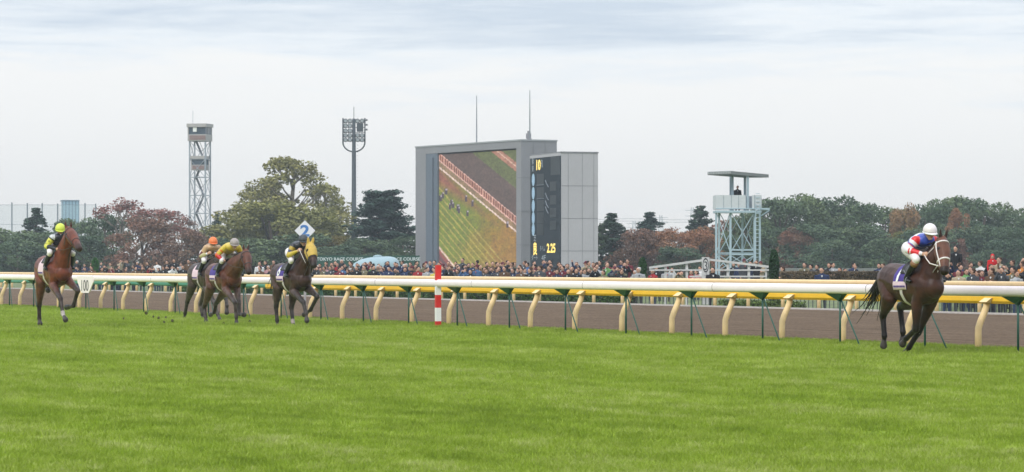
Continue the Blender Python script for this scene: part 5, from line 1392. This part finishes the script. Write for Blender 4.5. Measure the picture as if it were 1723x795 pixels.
# lead horse
H1 = Rider(1550.5, 53.9, 20)
P1 = dict(poll=H1(1583.5, 405, .06), muzzle=H1(1589.5, 459, -.06), facelat=(-.18, .98, 0),
          FL=[H1(1545, 560, .10), H1(1529.5, 585, .06), H1(1522, 596, .04)], FR=[H1(1541.5, 554, -.15), H1(1524.5, 570, -.14), H1(1518.5, 579.5, -.14)],
          HR=[H1(1485.5, 532, -.15), H1(1488.2, 566, -.15), H1(1486.6, 583, -.15)], HL=[H1(1514.5, 517, .16), H1(1519.5, 560, .15), H1(1518, 577, .15)],
          elbow_L=(.06, .16, .92), elbow_R=(.14, -.16, .90), stifle_L=(-.62, .18, .95), stifle_R=(-.84, -.18, 1.0),
          tail=[(-1.32, 0, 1.46), (-1.46, 0, 1.40), H1(1474, 492, 0), H1(1466, 512, 0), H1(1456, 526, 0)], tailspread=.10, sx=.16, face=(.115, .045, .026))
show('lead', P1)
h, k = build_horse(H1, P1, 'lead dark bay racehorse with white bridle and purple cloth numbered 1', (.050, .019, .011), (.011, .007, .005), white_bridle=True, cloth_num='1')
build_jockey(H1, dict(head=(.31, 0, 2.10), sh=(.15, 0, 1.98), hip=(-.32, 0, 1.85), elR=(.08, -.31, 1.80), haR=(.34, -.13, 1.73)), 'jockey in white helmet and blue, white and red silks riding the lead horse', silk_lead, (mat('helmet_white', (.74, .66, .66), .35, var=.05), M_WHITE2), k['bit'], rein='white')
# yellow-capped rider's bay at the far left
H2 = Rider(97.0, 75.7, 23, lift=.12, scale=1.04)
P2 = dict(poll=H2(115, 388.5, .05), muzzle=H2(134.0, 420, .06), facelat=(.10, .99, 0),
          FR=[H2(101.6, 502.6, -.15), H2(105.9, 529, -.13), H2(110.5, 538.8, -.12)], FL=[H2(131, 489.5, .22), H2(123.5, 515, .20), H2(112, 517.5, .18)],
          HR=[H2(65.8, 514, -.14), H2(66.2, 537, -.12), H2(67.3, 545.3, -.12)], HL=[H2(73.5, 477, .14), H2(77.5, 486, .15), H2(81, 489, .15)],
          elbow_L=(.26, .17, 1.02), elbow_R=(.16, -.16, .92), stifle_L=(-.70, .18, .98), stifle_R=(-.86, -.17, 1.0),
          tail=[(-1.32, 0, 1.46), (-1.46, 0, 1.38), (-1.52, .0, 1.15), (-1.55, .0, .85)])
show('left', P2)
h, k = build_horse(H2, P2, 'bright reddish bay racehorse at the far left beside the 100 plate, one foreleg tucked', (.135, .034, .016), (.024, .013, .010), dirt=.25, cloth='pale', cloth_num=None, sock=[('FR', (.40, .34, .32))])
build_jockey(H2, dict(head=H2(101.5, 386, 0) + Vector((0, 0, -.02)), sh=(.22, 0, 2.0)), 'jockey in yellow cap and yellow and black silks riding the bright bay horse', silk_left, (mat('cap_yellow', (.60, .66, .08), .5, var=.05), mat('cap_yellow', None)), k['bit'], boot_top=False,
             whip=((.66, .14, 1.74), H2(150, 443, .30), M_TACKD))
# number 8 with gold hood
H5 = Rider(499.5, 76.7, 25)
P5 = dict(poll=H5(521, 414, .03), muzzle=H5(528.5, 448.5, -.03), facelat=(-.10, .99, 0),
          FR=[H5(510.5, 509, -.15), H5(515, 529, -.14), H5(516.5, 540.5, -.14)], FL=[H5(534, 499, .20), H5(522.5, 522, .18), H5(511.5, 530, .15)],
          HR=[H5(464.6, 517, -.15), H5(466.3, 540, -.14), H5(467, 551, -.14)], HL=[H5(490.3, 518, .15), H5(492.7, 542, .15), H5(494.8, 551.5, .15)],
          elbow_L=(.26, .17, .98), elbow_R=(.16, -.16, .90), stifle_L=(-.62, .18, .95), stifle_R=(-.84, -.17, 1.0),
          tail=[(-1.32, 0, 1.46), (-1.48, 0, 1.35), (-1.56, .0, 1.1), (-1.60, .0, .80)])
show('eight', P5)
h, k = build_horse(H5, P5, 'dark brown racehorse in a gold hood with a purple cloth numbered 8', (.048, .023, .016), (.015, .011, .009), dirt=.30, hood=True, cloth_num='8', sock=[('HL', (.34, .28, .26))])
build_jockey(H5, dict(haR=(.52, -.16, 1.88), elR=(.22, -.30, 1.76), ), 'jockey in dark helmet and gold and black silks riding the gold-hooded horse numbered 8', silk_gold, (mat('helmet_dark', (.05, .055, .065), .5, var=.3, scale=20), mat('helmet_dark', None)), k['bit'], boot_top=False,
             whip=((.54, -.15, 1.92), H5(514, 443, -.22), M_TACKW))
# the pair: front one
H4 = Rider(384, 80.3, 23)
P4 = dict(poll=H4(412.5, 424.5, .03), muzzle=H4(419, 459.5, -.02), facelat=(-.08, .99, 0),
          FR=[H4(395.8, 510, -.14), H4(397.6, 534, -.12), H4(398, 547, -.12)], FL=[H4(402, 511, .14), H4(403, 529.5, .14), H4(411, 530, .16)],
          HR=[H4(343.5, 517, -.15), H4(346.0, 534, -.15), H4(347.2, 543.2, -.15)], HL=[H4(364, 510, .15), H4(360.6, 526, .15), H4(354, 530, .15)],
          elbow_L=(.20, .16, .95), elbow_R=(.24, -.16, .92), stifle_L=(-.66, .18, .95), stifle_R=(-.88, -.17, 1.0),
          tail=[(-1.32, 0, 1.46), (-1.48, 0, 1.35), (-1.54, .0, 1.1), (-1.56, .0, .85)])
show('pair_front', P4)
h, k = build_horse(H4, P4, 'reddish brown racehorse with mud-splashed legs, the nearer of the running pair', (.100, .034, .019), (.024, .015, .011), dirt=.40, cloth_num=None)
build_jockey(H4, dict(head=H4(394.5, 408, 0) + Vector((0, 0, -.05)), sh=(.30, 0, 1.99), elR=(.20, -.36, 1.78), haR=(.34, -.27, 1.66)), 'jockey in grey helmet and yellow and red silks riding the nearer horse of the pair', silk_yr, (mat('helmet_grey', (.34, .29, .27), .6, var=.2, scale=30), mat('helmet_grey', None)), k['bit'], boot_top=False)
# the pair: far one
H3 = Rider(353, 85.6, 24)
P3 = dict(poll=H3(378, 424, .02), muzzle=H3(386, 455, .02),
          FR=[H3(360, 509, -.14), H3(366.7, 530, -.12), H3(370.2, 540, -.12)], FL=[H3(380, 503, .2), H3(382, 515, .18), H3(381.5, 527, .16)],
          HR=[H3(314.8, 509, -.15), H3(311.4, 528, -.15), H3(309.9, 538.5, -.15)], HL=[H3(337.5, 513, .15), H3(340.5, 530, .15), H3(342, 539.5, .15)],
          elbow_L=(.22, .16, .98), elbow_R=(.16, -.16, .92), stifle_L=(-.66, .18, .95), stifle_R=(-.98, -.17, 1.0),
          tail=[(-1.32, 0, 1.46), (-1.48, 0, 1.38), (-1.56, .0, 1.2), (-1.62, .0, 1.0)])
show('pair_far', P3)
h, k = build_horse(H3, P3, 'dark dusty brown racehorse half hidden behind the nearer horse of the pair', (.048, .029, .021), (.018, .014, .011), dirt=.45, cloth='pale')
build_jockey(H3, dict(head=H3(358.5, 405.5, 0) + Vector((0, 0, -.05)), haR=(.42, -.18, 1.84), elR=(.12, -.30, 1.76)), 'jockey in orange cap and cream and maroon silks riding the farther horse of the pair', silk_cream, (mat('cap_orange', (.80, .20, .06), .5, var=.06), mat('cap_orange', None)), k['bit'], boot_top=False)

# clods of turf thrown up behind the runners
def clods():
    r = np.random.default_rng(8); m = mat('clod_soil', (.09, .085, .035), .95, var=.4, scale=20)
    spots = [(246, 527, 80, .10), (258, 533, 80, .07), (267, 535, 79, .07), (279, 534, 79, .06), (276, 542, 78, .06), (290, 540, 78, .07), (208, 536, 78, .06), (376, 545, 79, .09), (372, 549, 78, .06), (420, 541, 80, .08), (428, 546, 79, .06), (413, 544, 80, .05)]
    wh = ['left of the running pair', 'behind the hooves of the running pair', 'between the far left horse and the pair', 'ahead of the running pair']
    for i, (px, py, D, s_) in enumerate(spots):
        X, Z = XZ(px, py, D); bmm = bmesh.new(); bmesh.ops.create_icosphere(bmm, subdivisions=2, radius=s_)
        for v in bmm.verts: v.co *= r.uniform(.55, 1.2); v.co.z *= .7
        bmesh.ops.scale(bmm, vec=(.55, .55, .55), verts=bmm.verts); me = bpy.data.meshes.new('clod'); bmm.to_mesh(me); bmm.free(); o = link('turf_clod', me, m, loc=(X, D, max(Z, s_ * .4)))
        o.rotation_euler = tuple(r.uniform(0, 3, 3)); w = wh[1] if 365 < px < 405 else (wh[3] if px >= 405 else (wh[2] if px < 240 else wh[0]))
        tag(o, 'small dark clod of turf thrown up ' + w, 'turf clod', 'clods of turf kicked up ' + w)
clods()

# ------------------------------------------------------------------ the crowd
M_FOLK = mat_attr('crowd_clothes', .75, .2, objcol=True, mott=.10, mscale=9)
def folk_mesh(arms, hair, head_turn, seed, scarf=None):
    r = np.random.default_rng(seed); V = Vector; lat = (1, 0, 0); ch = []
    a = R(head_turn); hf = V((math.sin(a), -math.cos(a), 0)); hr = V((math.cos(a), math.sin(a), 0))
    for s_ in (-1, 1):
        ch.append(('leg', [(s_ * .09, .02, .86), (s_ * .10, 0, .48), (s_ * .105, .02, .10)], [(.092, .10), (.068, .072), (.052, .056)], lat))
        ch.append(('shoe', [(s_ * .105, .03, .05), (s_ * .115, -.12, .04)], [(.048, .045), (.045, .035)], lat))
    ch.append(('coat', [(0, .01, .78), (0, .015, 1.0), (0, .02, 1.25), (0, .02, 1.40)], [(.175, .125), (.165, .115), (.195, .125), (.17, .10)], lat))
    ch.append(('shirt', [(0, -.088, 1.12), (0, -.082, 1.40)], [(.030, .035), (.050, .035)], lat))
    ch.append(('neck', [(0, .02, 1.44), (0, .01, 1.53)], [.056, .052], lat))
    hc = V((0, 0, 1.62)); 
    ch.append(('face', [hc + V((0, 0, .03)) + hf * .015, hc + V((0, 0, -.04)) + hf * .02, hc + V((0, 0, -.09)) + hf * .035], [(.074, .088), (.070, .082), (.045, .055)], hr))
    ch.append(('nose', [hc + hf * .105 + V((0, 0, .0)), hc + hf * .125 + V((0, 0, -.025))], [.013, .018], hr))
    for s_ in (-1, 1): ch.append(('ear', [hc + hr * s_ * .082 + V((0, 0, .01)), hc + hr * s_ * .084 + V((0, 0, -.03))], [.018, .014], hr))
    if hair in ('short', 'grey', 'bald'): ch.append(('hair', [hc + V((0, 0, .045)) - hf * .015, hc + V((0, 0, .0)) - hf * .035], [(.088, .098), (.080, .075)], hr))
    if hair == 'long': ch.append(('hair', [hc + V((0, 0, .05)) - hf * .015, hc - hf * .05 + V((0, 0, -.05)), hc - hf * .06 + V((0, 0, -.17))], [(.092, .102), (.096, .08), (.085, .05)], hr))
    if hair == 'cap': 
        ch.append(('cap', [hc + V((0, 0, .065)) - hf * .01, hc + V((0, 0, .045)) - hf * .01], [(.092, .102), (.092, .104)], hr)); ch.append(('cap', [hc + V((0, 0, .045)) + hf * .09, hc + V((0, 0, .038)) + hf * .16], [(.07, .018), (.05, .012)], hr))
    if hair == 'hood': ch.append(('coat', [hc + V((0, 0, .06)) - hf * .02, hc - hf * .05 + V((0, 0, -.05)), V((0, .08, 1.42))], [(.105, .11), (.11, .09), (.12, .08)], hr))
    for s_ in (-1, 1):
        sh = V((s_ * .20, .02, 1.38))
        if arms == 'down': e, h = V((s_ * .245, .03, 1.10)), V((s_ * .235, -.05, .86))
        elif arms == 'fold': e, h = V((s_ * .26, -.01, 1.12)), V((s_ * .02, -.20, 1.16 + .02 * s_))
        elif arms == 'camera': e, h = V((s_ * .25, -.14, 1.30)), V((s_ * .07, -.20, 1.58))
        elif arms == 'raised': e, h = (V((s_ * .30, -.10, 1.55)), V((s_ * .26, -.14, 1.84))) if s_ > 0 else (V((s_ * .25, -.05, 1.12)), V((s_ * .15, -.22, 1.12)))
        elif arms == 'paper': e, h = V((s_ * .25, -.04, 1.14)), V((s_ * .12, -.28, 1.24))
        ch.append(('coat', [sh, sh.lerp(e, .5), e, e.lerp(h, .85)], [(.068, .068), (.060, .060), (.054, .054), (.044, .044)], lat)); d = (h - e).normalized()
        ch.append(('hand', [h, h + d * .07], [.036, .030], lat)); ch.append(('hand', [h + d * .01, h + d * .04 + V((-s_ * .03, 0, .02))], [.018, .014], lat))
        for q in range(4): ch.append(('hand', [h + d * .07 + V((.018 * (q - 1.5), 0, 0)), h + d * (.12 - .006 * abs(q - 1.4)) + V((.018 * (q - 1.5), -.01, -.01))], [.012, .010], lat))
    me, co, idx, par = fuse(ch, .021, 1, .4); nm = np.array([c[0] for c in ch])[idx]
    C = np.zeros((len(co), 4)); skin = np.array([.50, .29, .21]) * r.uniform(.8, 1.15); hairc = dict(grey=(.42, .40, .38), bald=(.40, .26, .18)).get(hair, (.014, .011, .010) if r.uniform() < .8 else (.05, .025, .015))
    trou = [(.02, .02, .03), (.03, .045, .09), (.10, .09, .07), (.05, .05, .055)][seed % 4]
    C[:, :3] = skin; k = nm == 'leg'; C[k, :3] = trou; C[nm == 'shoe', :3] = (.02, .015, .012); C[nm == 'hair', :3] = hairc
    C[nm == 'coat'] = (0, 0, 0, 1); C[nm == 'shirt', :3] = [(.62, .62, .62), (.25, .28, .34), (.40, .10, .08), (.03, .03, .035)][seed % 4]
    C[nm == 'cap', :3] = [(.6, .6, .6), (.02, .03, .08), (.10, .02, .03), (.25, .22, .16)][seed % 4]
    for s_ in (-1, 1):
        e0 = np.array(hc + hf * .098 + hr * s_ * .032 + V((0, 0, .012))); C[np.linalg.norm(co - e0, axis=1) < .018] = (.05, .03, .025, 0)
    e0 = np.array(hc + hf * .10 + V((0, 0, -.062))); C[np.linalg.norm((co - e0) * np.array([.6, 1, 1.6]), axis=1) < .020] = (.30, .10, .09, 0)
    paint(me, C); me.materials.append(M_FOLK); me.polygons.foreach_set('use_smooth', [True] * len(me.polygons)); return me
FOLK = []
sd_ = 0
for arms in ('down', 'fold', 'camera', 'paper', 'raised'):
    for hair in ('short', 'long', 'cap', 'grey') if arms != 'raised' else ('short',):
        FOLK.append((arms, hair, folk_mesh(arms, hair, [(-35), 20, -60, -15, 50][sd_ % 5], sd_))); sd_ += 1
COATS = [('black', (.016, .016, .019), 26), ('dark grey', (.055, .057, .065), 14), ('navy blue', (.02, .03, .075), 13), ('brown', (.11, .062, .036), 9), ('khaki', (.16, .14, .085), 6), ('pale grey', (.34, .34, .35), 8),
         ('white', (.58, .57, .56), 4), ('beige', (.40, .32, .22), 6), ('red', (.30, .022, .028), 2), ('blue', (.06, .12, .24), 4), ('pink', (.45, .24, .25), 2), ('orange', (.55, .21, .05), 2), ('green', (.12, .26, .09), 2), ('maroon', (.14, .022, .032), 4), ('yellow', (.60, .50, .08), 1)]
cw = np.array([c[2] * (1.6 if sum(c[1]) < .3 else .8) for c in COATS], float); cw /= cw.sum(); fw_ = np.array([dict(short=10, long=5, cap=.9, grey=.7)[h] * dict(down=4, fold=3, camera=3, paper=2.2, raised=.6)[a] for a, h, _ in FOLK]); fw_ /= fw_.sum()
HAIRW = dict(short='short-haired', long='long-haired', cap='capped', grey='grey-haired')
ARMW = dict(down='arms down', fold='folded arms', camera='hands up at the face', paper='hands held out', raised='one arm raised')
PEOPLE = []
rc_ = np.random.default_rng(21)
def person(px, D, z, coat=None, fi=None, h=None, row='', zone='', rz=None):
    ci = coat if coat is not None else rc_.choice(len(COATS), p=cw); f = fi if fi is not None else rc_.choice(len(FOLK), p=fw_)
    a, hr, me = FOLK[f]; X = (px - CX) / F * D; o = bpy.data.objects.new('person', me); col.objects.link(o)
    o.location = (X, D, z); s_ = h if h else (rc_.normal(1.69, .065) if hr != 'long' else rc_.normal(1.60, .05)) / 1.73; o.scale = (s_ * rc_.uniform(.94, 1.12), s_, s_)
    o.rotation_euler = (0, 0, rz if rz is not None else rc_.normal(-.15, .45)); c = COATS[ci]; v = rc_.uniform(.85, 1.15); o.color = tuple(x * v for x in c[1]) + (1,)
    PEOPLE.append(dict(o=o, px=px, coat=c[0], hair=HAIRW[hr], arms=ARMW[a], row=row, zone=zone)); return o
ROWS = [('front row', 64.3), ('second row', 65.5), ('third row', 66.9), ('back row', 68.3)]
def zone_of(px):
    for lim, nm in ((205, 'beside the far left horse'), (300, 'left of the pair of horses'), (345, 'behind the pair of horses'), (470, 'left of the gold hood'), (545, 'behind the gold-hooded horse'), (600, 'below the floodlight mast'), (675, 'below the pale blue canopy'), (735, 'left of the striped post'), (800, 'below the screen left part'), (866, 'below the screen right part'), (893, 'below the grey screen edge'), (943, 'below the results board'), (1006, 'below the pale results block'), (1062, 'right of the results block')):
        if px < lim: return nm
    return 'at the right edge'
def row_fill(px0, px1, rows, gap):
    for ri in rows:
        nm, u = ROWS[ri]; px = px0 + rc_.uniform(0, gap * 5)
        while px < px1:
            uu = u + rc_.normal(0, .22); D = D_at(px, uu); person(px, D, infield_z(uu), row=nm, zone=zone_of(px)); px += gap * F / D * rc_.uniform(.72, 1.30)
row_fill(436, 1062, (0, 1, 2, 3), .41)
row_fill(128, 318, (0, 1, 3), .56)
row_fill(1592, 1735, (0, 1, 2, 3), .42)
# around the white marker
for px, D, z, coat, fi in [(1068, 138, -.33, 5, 3), (1098, 137, -.33, 8, 1), (1106, 143, -.33, 0, 12), (1122, 142, -.33, 5, 2), (1131, 146, -.33, 6, 8), (1146, 127, -.33, 4, 9), (1163, 146, -.3, 8, 1), (1172, 141, -.3, 10, 5), (1178, 147, -.2, 6, 13)]:
    person(px, D, z, coat, fi, row='', zone='by the white marker ramp')
for px, D, z in [(1243, 168, -.05), (1252, 166, -.05), (1262, 170, -.02), (1273, 166, -.05), (1280, 170, 0), (1235, 172, -.0)]: person(px, D, z, zone='under the patrol tower')
# behind the brown hedge
for px, dy in [(1317, 2), (1354, 0), (1365, 2), (1375, -1), (1395, -3), (1401, 2), (1413, 0), (1422, 3), (1436, 0), (1439, 4), (1479, -3), (1486, 1)]:
    person(px, 148.5 + (px % 3) * .6, -.14 - dy * .02, zone='behind the brown hedge')
# named individuals nearer the track
def solo(px, D, z, coat, fi, label, rz=0, h=1.0):
    o = person(px, D, z, coat, fi, h=h, rz=rz); PEOPLE.pop(); tag(o, label, 'person'); return o
idx_of = {(a, h): i for i, (a, h, _) in enumerate(FOLK)}
solo(1383, 126, -.33, 2, idx_of[('down', 'short')], 'man in dark suit and white shirt alone at the track edge before the hedge', -.1)
solo(1199.5, 131.5 - 2.5, -.33, 0, idx_of[('down', 'short')], 'man in a black coat standing at the track edge in front of the white marker', .1)
solo(1074.5, 132, -.33, 5, idx_of[('fold', 'grey')], 'white-haired person in a pale grey shirt left of the white marker', .2)
o = solo(1608, 124.5, .52, 0, idx_of[('down', 'short')], 'man in a dark suit standing above the crowd beside the lead horse head')
st = empty('steward_stand', (o.location.x, 124.5, 0), 0, 'small dark platform carrying the man in the suit above the crowd', 'platform'); MB().box((0, 0, .495), (.8, .8, .06)).build('deck', M_STAIR, st)
for a in (-1, 1):
    for b in (-1, 1): MB().beam((a * .35, b * .35, 0), (a * .35, b * .35, .465), .05).build('leg', M_STAIR, st)
hood_me = folk_mesh('down', 'hood', -10, 40)
o = bpy.data.objects.new('person', hood_me); col.objects.link(o); o.location = ((1670 - CX) / F * 121, 121, .66); o.scale = (.72, .72, .72); o.color = (.55, .02, .025, 1); tag(o, 'child in a bright red hooded jacket lifted above the crowd', 'person')
solo(1668, 120.6, -.2, 3, idx_of[('raised', 'short')], 'adult in brown lifting the child in the red hood', 0, .97)
o = solo(1241, PT_D, PT_Z - .55, 0, idx_of[('down', 'short')], 'dark clothed watcher on the platform of the patrol tower', 0, .92); o.location.z = PT_Z
# labels for the crowd: colour, hair, row, place, and order among those alike
def ordn(i): return ['leftmost', 'second-from-left', 'third-from-left', 'fourth-from-left', 'fifth-from-left', 'sixth-from-left', 'seventh-from-left', 'eighth-from-left'][min(i, 7)]
from collections import defaultdict
g = defaultdict(list)
for p in PEOPLE: g[(p['coat'], p['hair'], p['row'], p['zone'])].append(p)
for k, L_ in g.items():
    L_.sort(key=lambda p: p['px'])
    for i, p in enumerate(L_):
        base = '%s person in %s top, %s' % (p['hair'], p['coat'], (p['row'] + ' ' if p['row'] else '') + p['zone'])
        if len(L_) > 1: base = '%s %s person in %s top, %s' % (ordn(i), p['hair'], p['coat'], (p['row'] + ' ' if p['row'] else '') + p['zone'])
        p['label'] = base
        tag(p['o'], base, 'person', 'spectators standing beyond the far rail')
for p in PEOPLE:
    if len(p['label'].replace('-', ' ').split()) > 16: p['label'] = p['label'].replace('second row ', '2nd row ').replace('of horses', '').strip(); p['o']['label'] = p['label'].replace(' person in', ' one in').replace(' top', '')
print('PEOPLE', len(PEOPLE), 'maxwords', max(len(p['label'].split()) for p in PEOPLE))

# ------------------------------------------------------------------ haze
hz = MB().box((0, 345, 9.5), (620, 750, 24)).build('haze', None)
m = bpy.data.materials.new('haze'); m.use_nodes = True; N = m.node_tree.nodes; N.clear(); out = N.new('ShaderNodeOutputMaterial'); vp = N.new('ShaderNodeVolumePrincipled')
vp.inputs['Color'].default_value = (.78, .86, .92, 1); vp.inputs['Density'].default_value = .00033; m.node_tree.links.new(vp.outputs[0], out.inputs['Volume']); hz.data.materials.append(m); tag(hz, kind='stuff')
